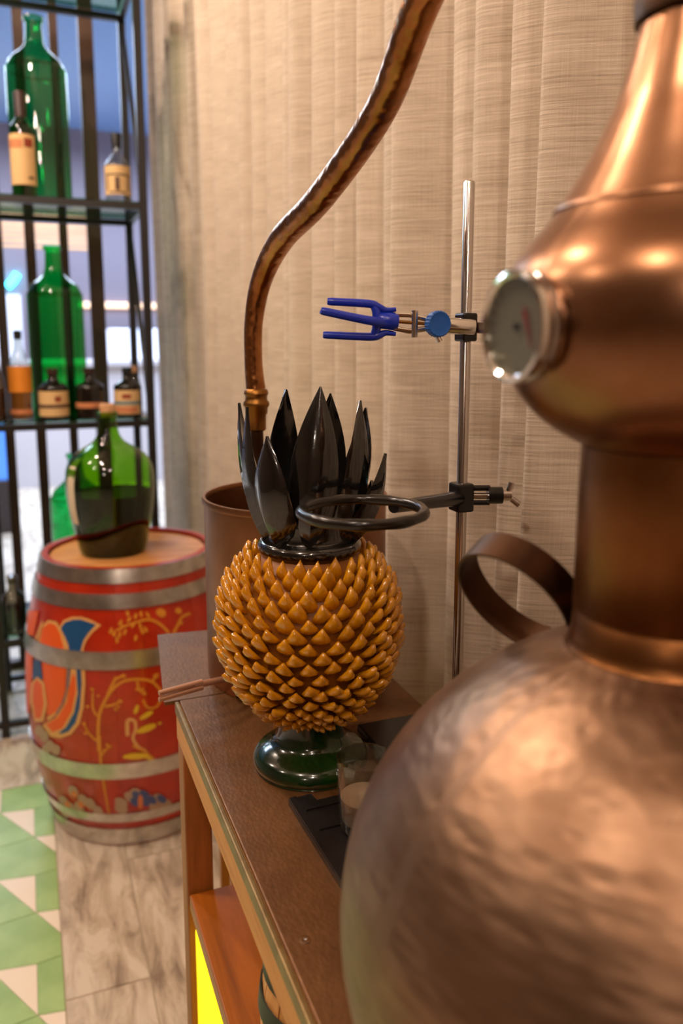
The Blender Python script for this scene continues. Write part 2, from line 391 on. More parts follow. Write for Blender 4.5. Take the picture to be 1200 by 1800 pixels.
# ------------------------------------------------------------------ console table with copper top
TZ = .80
t = Builder('console_table', 'narrow wooden console table with hammered copper top under the still', 'table', (.29, .4, 0))
X0, X1, Y0, Y1 = .150, .437, -.25, .962
t.part('copper_top', Geo().box(X0 + .006, X1, Y0, Y1, TZ - .004, TZ), 'table_copper', smooth=False, bevel=.0015)
t.part('edge_strip', Geo().box(X0, X0 + .0055, Y0, Y1, TZ - .016, TZ - .001), 'table_edge', smooth=False, bevel=.0015)
t.part('apron', Geo().box(X0 + .001, X1 - .002, Y0 + .002, Y1 - .002, TZ - .05, TZ - .0045), 'oak', smooth=False, bevel=.002)
for lx, ly in ((X0 + .002, Y1 - .037), (X1 - .04, Y1 - .037), (X0 + .002, Y0 + .01), (X1 - .04, Y0 + .01)):
    t.part('leg', Geo().box(lx, lx + .034, ly, ly + .034, 0, TZ - .0505), 'leg_wood', smooth=False, bevel=.002)
t.part('lower_shelf', Geo().box(X0 + .004, X1 - .006, Y0 + .012, Y1 - .04, .535, .556), 'shelf_wood', smooth=False, bevel=.002)
t.part('screw', Geo().lathe([(.004, 0), (.004, .0008), (.0015, .0012), (.0, .0004)], (.172, .515, TZ), 14), 'steel')
# second, lower-lying stand beyond it, turned a little
c7, s7 = math.cos(math.radians(6.6)), math.sin(math.radians(6.6))
def rot2(u, v): return (.138 + u * c7 + v * s7, .971 - u * s7 + v * c7)
e = Builder('plinth_table', 'small copper-topped plinth table set askew beyond the console, under the bucket', 'table', (*rot2(.15, .12), 0))
e.part('copper_top', Geo().prism([rot2(0, -.0080), rot2(.30, .0268), rot2(.30, .235), rot2(0, .235)], TZ - .005, TZ), 'table_copper', smooth=False)
for u, v in ((.085, .04), (.25, .04), (.085, .19), (.25, .19)):
    e.part('leg', Geo().prism([rot2(u, v), rot2(u + .03, v), rot2(u + .03, v + .03), rot2(u, v + .03)], 0.012, TZ - .0055), 'leg_wood', smooth=False)
    e.part('foot_cap', Geo().prism([rot2(u - .002, v - .002), rot2(u + .032, v - .002), rot2(u + .032, v + .032), rot2(u - .002, v + .032)], 0, .0118), 'brass', smooth=False)

# ------------------------------------------------------------------ copper still
SX, SY = .325, .335
st = Builder('copper_still', 'large hammered copper pot still with onion head and dial gauge in the foreground', 'still', (SX, SY, TZ))
pot = [(.11, .8005), (.135, .803), (.154, .813), (.166, .828), (.1725, .846), (.1765, .866), (.180, .885), (.1812, .90), (.181, .915), (.1795, .93), (.1768, .945), (.172, .96), (.166, .975), (.158, .99), (.148, 1.005), (.1355, 1.02), (.1205, 1.035), (.102, 1.05), (.080, 1.0645), (.066, 1.0725), (.0575, 1.0765), (.0525, 1.079)]
def densify(p, n=4):
    q = smooth_path([(r, z, 0) for r, z in p], n); return [(max(v.x, 0), v.y) for v in q]
uvs = cyl_uv(SX, SY, .17)
st.part('pot', Geo().lathe(densify(pot), (SX, SY, 0), 96), 'pot', uvmap=uvs, label='hammered round copper pot')
st.part('neck', Geo().lathe([(.0522, 1.0793), (.0505, 1.0815), (.0490, 1.086), (.0482, 1.0985), (.0470, 1.0995), (.0470, 1.1008), (.0485, 1.1018), (.0482, 1.18), (.0478, 1.1935)], (SX, SY, 0), 72), 'neck', uvmap=uvs, auto=60)
hd = [(.0480, 1.194), (.0545, 1.197), (.066, 1.204), (.0765, 1.213), (.0855, 1.225), (.0920, 1.239), (.0952, 1.253), (.0955, 1.266), (.0935, 1.279), (.0885, 1.290), (.0810, 1.300), (.0725, 1.310), (.0655, 1.320), (.0593, 1.330), (.0535, 1.340), (.0484, 1.350), (.0437, 1.360), (.0393, 1.370), (.0360, 1.380), (.0332, 1.390), (.0308, 1.400), (.0288, 1.408)]
st.part('onion_head', Geo().lathe(densify(hd), (SX, SY, 0), 80), 'head', uvmap=uvs)
st.part('head_seam', Geo().lathe([(.0672, 1.3165), (.0686, 1.3172), (.0680, 1.3190), (.0664, 1.3195)], (SX, SY, 0), 80, cap=False, closed=True), 'head', uvmap=uvs)
st.part('cap_collar', Geo().lathe([(.0285, 1.4085), (.0315, 1.410), (.0325, 1.420), (.031, 1.426), (.0325, 1.432), (.031, 1.446), (.025, 1.452)], (SX, SY, 0), 48), 'dark_copper')
tp, tr = smooth_path([(SX, SY, 1.45), (SX, SY + .008, 1.51), (.322, .385, 1.585), (.310, .475, 1.588), (.297, .582, 1.510), (.303, .678, 1.452), (.292, .803, 1.397), (.281, .905, 1.366), (.2735, .965, 1.325), (.268, .985, 1.275), (.268, .990, 1.225), (.2705, .990, 1.190)], 9,
                     [.024, .023, .021, .018, .0145, .0143, .0146, .0145, .0130, .0115, .0113, .0125])
def tube_uv(v): return (v.x * 1.0 + v.y * .6, v.z + v.y * .3)
tb = st.part('swan_neck', Geo().tube(tp, tr, 22), 'tube', uvmap=tube_uv, label='curved beaten copper swan neck tube')
st.part('coupling', Geo().lathe([(.0128, .012), (.0150, .010), (.0158, .006), (.0140, .003), (.0140, -.002), (.0165, -.005), (.0168, -.009), (.0148, -.012), (.0142, -.019), (.0125, -.021), (.0120, -.040), (.0095, -.042)], (.2708, .990, 1.178), 28), 'brass', tb)
st.part('outlet_pipe', Geo().tube([(.2708, .990, 1.136), (.273, .990, 1.06), (.280, .992, .96)], .0085, 14), 'dark_copper', tb)
# strap handle standing on the far shoulder
hp = []; HC = Vector((.2930, .4265, 1.0865)); hr = Vector((.80, -.60, 0)).normalized()
hax = Vector((-.717, -.24, -.465)).normalized(); h1 = (hr - hax * hr.dot(hax)).normalized(); h2 = hax.cross(h1)
if h2.z < 0: h2 = -h2
for k in range(41):
    a = math.radians(-60 + 355 * k / 40); hp.append(HC + (h1 * math.cos(a) * .042 + h2 * math.sin(a) * .042))
st.part('strap_handle', Geo().strap(hp, lambda i: hax, .021, .002), 'dark_copper', smooth=True, label='dark copper strap handle loop')
# gauge on the head, facing the room
GC = Vector((.2325, .333, 1.257))
def disc_x(prof, c=GC, seg=48):      # lathe about -X
    g = Geo().lathe([(r * .93, h) for r, h in prof], (0, 0, 0), seg); g.v = [(c.x - z, c.y + x, c.z + y) for x, y, z in g.v]; return g
ga = st.part('gauge', disc_x([(.016, -.014), (.016, .0), (.0275, .001), (.0285, .004), (.0285, .008), (.026, .009)]), 'steel', label='round steel thermometer gauge')
st.part('bezel', disc_x([(.0262, .0092), (.0285, .0092), (.0292, .011), (.0288, .0145), (.0268, .0152), (.0252, .0138), (.0252, .0095)]), 'chrome', ga)
st.part('dial', disc_x([(.0250, .0092), (.0250, .0100), (.0, .0101)]), 'dial', ga)
g = Geo()
for k in range(21):
    a = math.radians(-225 + 270 * k / 20); r0, r1 = (.019 if k % 5 == 0 else .0205), .0225; w = .00035
    d = Vector((0, -math.cos(a), math.sin(a))); q = Vector((0, math.sin(a), math.cos(a)))
    b = GC + Vector((-.0103, 0, 0)); g.add([b + d * r0 - q * w, b + d * r1 - q * w, b + d * r1 + q * w, b + d * r0 + q * w], [(0, 1, 2, 3)])
st.part('dial_marks', g, 'print_black', ga, smooth=False)
b = GC + Vector((-.0112, 0, 0)); d = Vector((0, .35, .94)).normalized() ; q = Vector((0, .94, -.35))
b2 = b + Vector((0, -.008, 0.003))
st.part('needle', Geo().add([b2 - d * .014 - q * .0003, b2 - d * .014 + q * .0003, b2 + d * .004 + q * .0018, b2 + d * .0075, b2 + d * .004 - q * .0018] + [x + Vector((-.0004, 0, 0)) for x in [b2 - d * .014 - q * .0003, b2 - d * .014 + q * .0003, b2 + d * .004 + q * .0018, b2 + d * .0075, b2 + d * .004 - q * .0018]],
        [(0, 1, 2, 3, 4), (9, 8, 7, 6, 5)] + [(i, (i + 1) % 5, 5 + (i + 1) % 5, 5 + i) for i in range(5)]), 'needle', ga, smooth=False)
st.part('hub', disc_x([(.002, .0105), (.002, .0122), (0, .0126)], GC, 14), 'print_black', ga)
st.part('cover_glass', disc_x([(.0250, .0128), (.0250, .0133), (.0, .0136)]), 'clear_glass', ga)

# ------------------------------------------------------------------ condenser bucket
BX, BY, BR = .327, 1.005, .122
bk = Builder('copper_bucket', 'tall round copper condenser bucket, open topped, behind the ceramic pineapple', 'bucket', (BX, BY, TZ))
bk.part('shell', Geo().lathe([(.0, .002), (BR - .006, .002), (BR - .002, .0), (BR, .004), (BR, .238), (BR - .002, .2385), (BR - .0025, .010), (0, .009)], (BX, BY, TZ), 72), 'bucket')
bk.part('rim', Geo().lathe([(BR - .003, .2388), (BR + .002, .2388), (BR + .0028, .243), (BR + .0015, .2475), (BR - .002, .2475), (BR - .0035, .243)], (BX, BY, TZ), 72, closed=True), 'bucket')
bk.part('inner_ring', Geo().lathe([(BR - .003, .20), (BR - .016, .20), (BR - .016, .203), (BR - .003, .203)], (BX, BY, TZ), 64, closed=True), 'dark_copper')
sp = bk.part('outlet_spout', Geo().tube([(.232, .932, .829), (.205, .912, .841), (.165, .905, .8425)], [.0042, .0040, .0040], 12), 'spout')
bk.part('spout_channel', Geo().tube([(.175, .9068, .8445), (.122, .896, .8435)], [.0036, .0032], 10), 'spout', sp)
bk.part('spout_channel', Geo().tube([(.175, .9050, .8385), (.1215, .894, .8365)], [.0034, .0030], 10), 'spout', sp)
bk.part('spout_bracket', Geo().box(.222, .229, .929, .9355, .806, .828), 'dark_copper', sp, smooth=False)

# ------------------------------------------------------------------ ceramic pineapple
PX, PY = .262, .760
pn = Builder('ceramic_pineapple', 'glazed ceramic pineapple with yellow scales, black leaves and green foot', 'ornament', (PX, PY, TZ))
pn.part('foot', Geo().lathe(densify([(.0, .8012), (.054, .8005), (.0595, .8025), (.0618, .807), (.0612, .8125), (.0575, .818), (.0505, .8225), (.0425, .8265), (.0375, .831), (.0350, .837), (.0335, .848), (.0335, .874)]), (PX, PY, 0), 64), 'green_glaze', label='dark green glazed foot')
PROF = [(.866, .038), (.870, .045), (.878, .0545), (.888, .064), (.901, .073), (.918, .0805), (.940, .0855), (.963, .0868), (.985, .084), (1.003, .077), (1.018, .068), (1.030, .0575), (1.038, .050)]
core = densify([(r - .004, z) for z, r in PROF], 4)
pn.part('body', Geo().lathe(core, (PX, PY, 0), 56), 'core_glaze')
# scale mesh: a plump pointed bud; local z along the surface upward, local -y outward
def scale_mesh():
    g = Geo(); secs = [(-.006, .0052, .0028, .000), (-.003, .0086, .0044, .005), (.001, .0100, .0048, .0095), (.0048, .0082, .0038, .0130), (.0088, .0042, .0025, .0150), (.0122, .0009, .0010, .0160)]
    n = 8; vs = []
    for zz, hw, th, out in secs:
        for k in range(n):
            a = 2 * PI * k / n; x = hw * math.cos(a); y = math.sin(a)
            keel = (1 - abs(math.cos(a))) * .0026 if y > 0 else 0
            vs.append((x, -(out + y * th + keel), zz - abs(x) * .15))
    fs = [(i * n + k, i * n + (k + 1) % n, (i + 1) * n + (k + 1) % n, (i + 1) * n + k) for i in range(len(secs) - 1) for k in range(n)]
    fs.append(tuple(range((len(secs) - 1) * n, len(secs) * n)))
    return g.add(vs, fs)
SG = scale_mesh(); so = mesh_obj('scale', SG, 'yellow_glaze', auto=75); sme = so.data; bpy.data.objects.remove(so)
# arc-length samples along profile
pr_ = smooth_path([(r, z, 0) for z, r in PROF], 12)
L = [0]
for a, b in zip(pr_, pr_[1:]): L.append(L[-1] + (b - a).length)
def at_len(s):
    for i in range(len(L) - 1):
        if L[i] <= s <= L[i + 1]:
            t_ = (s - L[i]) / (L[i + 1] - L[i]); p = pr_[i].lerp(pr_[i + 1], t_); d = (pr_[i + 1] - pr_[i]).normalized(); return p, d
    return pr_[-1], (pr_[-1] - pr_[-2]).normalized()
NA = 23; rows = []; s_ = .003; total = L[-1]
while s_ < total - .013:
    p, d = at_len(s_); k = p.x / .0868; rows.append((s_, .62 + .38 * k)); s_ += .0101 * (.52 + .48 * k)
cand = []
for i, (s0, sc) in enumerate(rows):
    p, d = at_len(s0)
    for j in range(NA):
        th = 2 * PI * (j + .5 * (i % 2) + random.uniform(-.07, .07)) / NA
        tilt = math.atan2(-d.x, d.y)      # lean of the surface tangent
        # local frame: z up along tangent, y inward
        er = Vector((math.cos(th), math.sin(th), 0)); tang = er * d.x + Vector((0, 0, d.y)); nrm = er * d.y - Vector((0, 0, d.x)); side = tang.cross(nrm)
        lean = .30 if d.x < 0 else .05 ; lean += random.uniform(-.1, .1)
        tz = (tang * math.cos(lean) + nrm * -math.sin(lean) * 0 + Vector((0, 0, 1)) * .15).normalized(); ny_ = (nrm - tz * nrm.dot(tz)).normalized(); sx_ = tz.cross(ny_)
        pos = Vector((PX, PY, 0)) + er * (p.x - .0075) + Vector((0, 0, p.y))
        m = Matrix((-sx_, -ny_, tz)).transposed().to_4x4(); 
        f = sc * random.uniform(.98, 1.14) * (1 if d.x < 0 else 1.0); wide = .97 * (p.x / .0868) / sc
        m = Matrix.Translation(pos) @ m @ Matrix.Rotation(random.uniform(-.16, .16), 4, 'Y') @ Matrix.Rotation(random.uniform(-.14, .14), 4, 'X') @ Matrix.Diagonal((f * max(wide, .6), f, f, 1))
        facing = er.dot(Vector((-PX, -PY, 0)).normalized())
        cand.append((facing, m))
cand.sort(key=lambda q: -q[0])
rest = Geo()
for i, (fc, m) in enumerate(cand):
    if i < 296:
        o = bpy.data.objects.new('scale', sme); COL.objects.link(o); o.parent = pn.root
        o.matrix_local = Matrix.Translation(-pn.loc) @ m
    else: rest.add([m @ Vector(v) for v in SG.v], SG.f)
pn.part('rear_scales', rest, 'yellow_glaze', kind='stuff', auto=75)
pn.part('crown_collar', Geo().lathe(densify([(.044, 1.030), (.0495, 1.034), (.0535, 1.040), (.0535, 1.045), (.050, 1.049), (.0455, 1.0495), (.0425, 1.053), (.0430, 1.062), (.0445, 1.070), (.038, 1.073), (.0, 1.074)]), (PX, PY, 0), 48), 'black_gloss')
def leaf(tip, ang, w, rb=.034, zb=1.048, bow=.022, th=.021, wpos=.38):
    er = Vector((math.cos(ang), math.sin(ang), 0)); base = Vector((PX, PY, zb)) + er * rb; tip = Vector(tip)
    mid = base.lerp(tip, .45) + er * bow
    n = 14; k_ = 12; vs = []; side = Vector((-math.sin(ang), math.cos(ang), 0))
    for i in range(n + 1):
        u = i / n; c = base * (1 - u) ** 2 + mid * 2 * u * (1 - u) + tip * u * u
        tg = ((mid - base) * (1 - u) + (tip - mid) * u).normalized(); sd = (side - tg * side.dot(tg)).normalized(); nm = sd.cross(tg)
        if nm.dot(er) < 0: nm = -nm
        prof = (.62 + .38 * math.sin(PI / 2 * min(u / wpos, 1))) if u < wpos else math.cos(PI / 2 * ((u - wpos) / (1 - wpos)) ** 1.25) * .96 + .04
        tt = th * (.9 - .62 * u)
        for k in range(k_):
            a = 2 * PI * k / k_; x = math.cos(a); y = math.sin(a)
            keel = .35 * tt * max(0, 1 - 2.2 * abs(x)) if y > 0 else 0
            vs.append(c + sd * (x * w * prof * .5) + nm * ((y * tt * (.55 if y > 0 else .25) * max(prof, .25) + keel * prof) - (x * x) * tt * .35))
    fs = [(i * k_ + k, i * k_ + (k + 1) % k_, (i + 1) * k_ + (k + 1) % k_, (i + 1) * k_ + k) for i in range(n) for k in range(k_)]
    return Geo().add(vs, fs + [tuple(range(k_))[::-1], tuple(range(n * k_, (n + 1) * k_))])
LEAVES = [((.208, .832, 1.185), 150, .026, .012), ((.206, .790, 1.184), 168, .028, .012), ((.2105, .735, 1.160), 208, .036, .014), ((.243, .777, 1.202), 120, .040, .006), ((.262, .724, 1.207), 250, .037, .014),
          ((.297, .788, 1.196), 50, .034, .010), ((.307, .731, 1.192), 310, .034, .016), ((.331, .772, 1.181), 20, .032, .018), ((.327, .713, 1.140), 325, .028, .012), ((.333, .760, 1.105), 350, .030, .012), ((.25, .83, 1.165), 98, .034, .016)]
for tip, a, w, bow in LEAVES: pn.part('leaf', leaf(tip, math.radians(a), w * 1.32, bow=bow + .006), 'black_gloss', auto=70)

# ------------------------------------------------------------------ retort stand with ring and finger clamp
RX, RY = .4285, .738
rs = Builder('retort_stand', 'steel laboratory stand rod with black support ring and blue three-finger clamp', 'lab stand', (RX, RY, TZ))
rs.part('base_plate', Geo().box(.332, .434, .655, .80, TZ + .0005, TZ + .012), 'black_metal', smooth=False, bevel=.003)
rs.part('rod', Geo().lathe([(.0, .0118), (.0058, .012), (.0058, .609), (.0050, .6105), (.0, .611)], (RX, RY, TZ), 24), 'steel')
# ring clamp
z1 = 1.0845
bo = rs.part('ring_boss', Geo().box(RX - .011, RX + .009, RY - .012, RY + .011, z1 - .0155, z1 + .0155), 'black_metal', smooth=False, bevel=.0025, label='black clamp block')
d = Vector((-.86, -.50, 0)).normalized()
RCN = Vector((.2646, .625, z1 + .0195)); RR = .0535
armend = Vector((RX - .008, RY - .006, z1)); ringpt = RCN + (armend - RCN).normalized() * RR
rs.part('ring_arm', Geo().tube([armend, armend.lerp(ringpt, .5), ringpt], [.0082, .0068, .0058], 18), 'black_metal', bo)
path = [RCN + Vector((math.cos(a), math.sin(a), 0)) * RR for a in [2 * PI * k / 64 for k in range(65)]]
rs.part('support_ring', Geo().tube(path, [.0049 + .0004 * math.sin(k * .9) for k in range(65)], 14, cap=False), 'ring_black', bo, label='glossy black support ring')
xd = Vector((.935, -.355, 0)); jaw0 = Vector((RX + .009, RY - .004, z1 + .0055))
rs.part('clamp_jaw', Geo().tube([jaw0 + Vector((0, 0, .004)), jaw0 + xd * .02 + Vector((0, 0, .004))], .0032, 10), 'black_metal', bo)
rs.part('clamp_jaw', Geo().tube([jaw0 + Vector((0, 0, -.012)), jaw0 + xd * .02 + Vector((0, 0, -.012))], .0028, 10), 'black_metal', bo)
rs.part('clamp_bolt', Geo().tube([jaw0 + Vector((0, 0, -.0045)), jaw0 + xd * .035 + Vector((0, 0, -.0045))], .0034, 12), 'steel', bo)
rs.part('clamp_sleeve', Geo().tube([jaw0 + xd * .018 + Vector((0, 0, -.004)), jaw0 + xd * .0335 + Vector((0, 0, -.004))], .0092, 18), 'black_metal', bo)
wc = jaw0 + xd * .039 + Vector((0, 0, -.004))
ws = rs.part('wing_screw', Geo().tube([wc - xd * .005, wc + xd * .004], .006, 14), 'steel', bo)
rs.part('wing', Geo().tube([wc, wc + Vector((.004, -.002, .014))], [.003, .0035], 10), 'steel', ws)
rs.part('wing', Geo().tube([wc, wc + Vector((.012, -.005, -.010))], [.003, .0038], 10), 'steel', ws)
# finger clamp
z2 = 1.2645
fb = rs.part('clamp_boss', Geo().box(RX - .0085, RX + .0085, RY - .010, RY + .010, z2 - .0145, z2 + .0145), 'black_metal', smooth=False, bevel=.002)
fd = Vector((-.935, .355, 0)) * .93 + Vector((0, -.12, 0)); fd.normalize(); fo = Vector((RX, RY, z2)) - Vector((.33, .94, 0)) * .0135
def fp(s, dz=0.0, dn=0.0): return fo + fd * s + Vector((0, 0, dz + s * .07)) - Vector((.33, .94, 0)) * dn
rs.part('clamp_arm', Geo().tube([fp(-.006), fp(.0005), fp(.02), fp(.042)], [.0078, .0085, .0085, .0082], 20), 'chrome', fb)
rs.part('boss_screw', Geo().tube([fp(-.008), fp(-.024)], [.0058, .0052], 14), 'dark_copper', fb)
kn = Geo(); nn = 48; kc = fp(.0365, 0, .012); kax = (Vector((-.33, -.94, 0)) + fd * -.35).normalized(); k1 = kax.cross(Vector((0, 0, 1))).normalized(); k2 = kax.cross(k1)
for dd, sc in ((0, .92), (.001, 1), (.0085, 1), (.0095, .9), (.0090, .80), (.0085, .5)):
    kn.v += [tuple(kc + kax * dd + (k1 * math.cos(2 * PI * q / nn) + k2 * math.sin(2 * PI * q / nn)) * (.0132 * sc * (1 if q % 2 else .955))) for q in range(nn)]
kn.f = [(i * nn + q, i * nn + (q + 1) % nn, (i + 1) * nn + (q + 1) % nn, (i + 1) * nn + q) for i in range(5) for q in range(nn)] + [tuple(range(nn))[::-1], tuple(range(5 * nn, 6 * nn))]
rs.part('knob', kn, 'blue_knob', fb, label='blue knurled knob', auto=25)
rs.part('arm_plate', Geo().tube([fp(.042, .0045), fp(.062, .0075), fp(.080, .0065)], [.0030, .0026, .0024], 10), 'chrome', fb)
rs.part('arm_plate', Geo().tube([fp(.042, -.0045), fp(.062, -.0085), fp(.080, -.0065)], [.0030, .0030, .0026], 10), 'chrome', fb)
rs.part('adjust_screw', Geo().tube([fp(.042), fp(.080)], .0018, 10), 'brass', fb)
g = Geo(); 
rs.part('cross_nut', Geo().tube([fp(.0565, -.0145, .002), fp(.0565, .0125, .002)], [.0032, .0036], 12), 'chrome', fb)
rs.part('thumb_screw', Geo().tube([fp(.034, -.010), fp(.030, -.017)], [.0026, .0034], 10), 'chrome', fb)
pa = rs.part('finger_hub', Geo().tube([fp(.074), fp(.080), fp(.092), fp(.095)], [.0075, .0090, .0085, .006], 14), 'blue_plastic', fb, label='blue vinyl clamp hub')
rs.part('finger_bridge', Geo().tube([fp(.0985, -.0155), fp(.096, -.010), fp(.0945, 0), fp(.096, .009), fp(.0985, .0138)], [.0038, .0046, .0050, .0046, .0038], 12), 'blue_plastic', pa)
def finger(pts, rad):
    q, r = smooth_path(pts, 6, rad); return Geo().tube(q, r, 12)
rs.part('finger', finger([fp(.076, .012), fp(.086, .0105), fp(.0945, .013), fp(.104, .0155), fp(.142, .0148), fp(.144, .0146)], [.0022, .003, .0042, .0042, .0040, .0022]), 'blue_plastic', pa)
rs.part('finger', finger([fp(.076, -.0125), fp(.086, -.0120), fp(.0945, -.0155), fp(.104, -.0172), fp(.146, -.0185), fp(.1485, -.0187)], [.0022, .003, .0042, .0042, .0038, .0020]), 'blue_plastic', pa)
rs.part('finger', finger([fp(.088, -.002, .003), fp(.108, -.001, .012), fp(.148, .004, .014), fp(.151, .0042, .014)], [.0050, .0044, .0040, .0024]), 'blue_plastic', pa)

# ------------------------------------------------------------------ small things on the table
gx, gy = .2665, .6205
gb = Builder('ribbed_glass', 'small ribbed clear glass holding pale wax, half hidden by the pot', 'glass', (gx, gy, .8085))
g = Geo(); sg = 64
prof = [(.0, .0), (.022, .0), (.024, .004), (.0262, .068), (.0247, .068), (.0225, .008), (.0, .007)]
for r, zz in prof:
    for k in range(sg):
        a = 2 * PI * k / sg; rr = r * (1 + (.022 * math.cos(a * 16) if r > .0235 else 0)); g.v.append((gx + rr * math.cos(a), gy + rr * math.sin(a), .8085 + zz))
g.f = [(i * sg + k, i * sg + (k + 1) % sg, (i + 1) * sg + (k + 1) % sg, (i + 1) * sg + k) for i in range(len(prof) - 1) for k in range(sg)]
gb.part('glass', g, 'clear_glass'); gb.part('wax', Geo().lathe([(.0, .008), (.0215, .0085), (.0228, .030), (.0, .030)], (gx, gy, .8085), 32), 'wax')
tr_ = Builder('black_tray', 'flat black rectangular tray lying between the pineapple and the pot', 'tray', (.25, .62, TZ))
tr_.part('tray_base', Geo().prism([(.2145, .690), (.2385, .6925), (.2405, .6795), (.300, .6815), (.300, .555), (.218, .555)], TZ + .0005, TZ + .006), 'slate', smooth=False)
tr_.part('side_rail', Geo().prism([(.2150, .689), (.2225, .690), (.2255, .556), (.2185, .556)], TZ + .0061, TZ + .0082), 'slate', smooth=False)
tr_.part('cross_rail', Geo().prism([(.2245, .6690), (.299, .671), (.299, .667), (.2245, .665)], TZ + .0061, TZ + .0078), 'slate', smooth=False)
tr_.part('cross_rail', Geo().prism([(.2255, .6340), (.299, .636), (.299, .6335), (.2255, .6315)], TZ + .0061, TZ + .0076), 'slate', smooth=False)

# ------------------------------------------------------------------ under the table
single('yellow_light_box', Geo().box(.158, .30, .70, .915, .02, .515), 'yellow_panel', 'glowing yellow box standing below the lower wooden shelf', 'light box', loc=(.22, .8, .02), smooth=False, bevel=.004)
kx, ky, kz = .228, .60, .5565
kg = Builder('small_keg', 'little wooden keg with dark hoops on the lower shelf', 'keg', (kx, ky, kz))
kr = lambda h: .068 - .013 * ((h - .085) / .085) ** 2
for k in range(16):
    a0, a1 = 2 * PI * (k + .03) / 16, 2 * PI * (k + .97) / 16; g = Geo(); n = 9
    for i in range(n):
        h = .17 * i / (n - 1); r = kr(h)
        for rr, a in ((r, a0), (r, a1), (r - .007, a1), (r - .007, a0)): g.v.append((kx + rr * math.cos(a), ky + rr * math.sin(a), kz + h))
    g.f = [(i * 4 + q, i * 4 + (q + 1) % 4, i * 4 + 4 + (q + 1) % 4, i * 4 + 4 + q) for i in range(n - 1) for q in range(4)] + [(3, 2, 1, 0), tuple((n - 1) * 4 + q for q in range(4))]
    kg.part('stave', g, 'keg_wood')
for h in (.02, .055, .115, .15):
    kg.part('hoop', Geo().lathe([(kr(h - .009) + .0004, h - .009), (kr(h - .009) + .002, h - .009), (kr(h + .009) + .002, h + .009), (kr(h + .009) + .0004, h + .009)], (kx, ky, kz), 40, closed=True), 'keg_hoop')
for hh in (.008, .158): kg.part('keg_head', Geo().lathe([(0, hh), (.047, hh), (.047, hh + .005), (0, hh + .005)], (kx, ky, kz), 32), 'keg_wood')

# ------------------------------------------------------------------ painted barrel
BCX, BCY, BH = .222, 2.108, .717
def rb(h): u = (h - BH / 2) / (BH / 2); return .272 - .057 * u * u
ba = Builder('painted_barrel', 'red wooden barrel painted with orange, blue and gold flourishes and steel hoops', 'barrel', (BCX, BCY, 0))
NST = 24
for k in range(NST):
    a0, a1 = 2 * PI * (k + .004) / NST, 2 * PI * (k + .996) / NST; g = Geo(); n = 21; m_ = 4
    for i in range(n):
        h = BH * i / (n - 1); r = rb(h)
        for q in range(m_): a = a0 + (a1 - a0) * q / (m_ - 1); g.v.append((BCX + r * math.cos(a), BCY + r * math.sin(a), h))
        for q in range(m_): a = a1 + (a0 - a1) * q / (m_ - 1); g.v.append((BCX + (r - .016) * math.cos(a), BCY + (r - .016) * math.sin(a), h))
    w = 2 * m_
    g.f = [(i * w + q, i * w + (q + 1) % w, i * w + w + (q + 1) % w, i * w + w + q) for i in range(n - 1) for q in range(w)] + [tuple(range(w))[::-1], tuple((n - 1) * w + q for q in range(w))]
    ba.part('stave', g, 'barrel_red')
for z0, z1_ in ((.684, .7165), (.626, .660), (.486, .528), (.207, .249), (.078, .104), (.006, .056)):
    pts = [z0 + (z1_ - z0) * i / 4 for i in range(5)]
    ba.part('hoop', Geo().lathe([(rb(h) + .0008, h) for h in pts] + [(rb(h) + .0042, h) for h in pts[::-1]], (BCX, BCY, 0), 80, closed=True), 'hoop')
hx = [-.205 + .41 * i / 6 for i in range(7)]; Rh = .1965
for a, b in zip(hx, hx[1:]):
    poly = clip(clip([(Rh * math.cos(2 * PI * k / 64), Rh * math.sin(2 * PI * k / 64)) for k in range(64)], lambda p: p[1] - a - .0006), lambda p: b - .0006 - p[1])
    if len(poly) > 2: ba.part('head_board', Geo().prism([(BCX + x * .94 + y * .34, BCY + y * .94 - x * .34) for x, y in poly], BH - .022, BH - .010), 'head_wood', smooth=False)
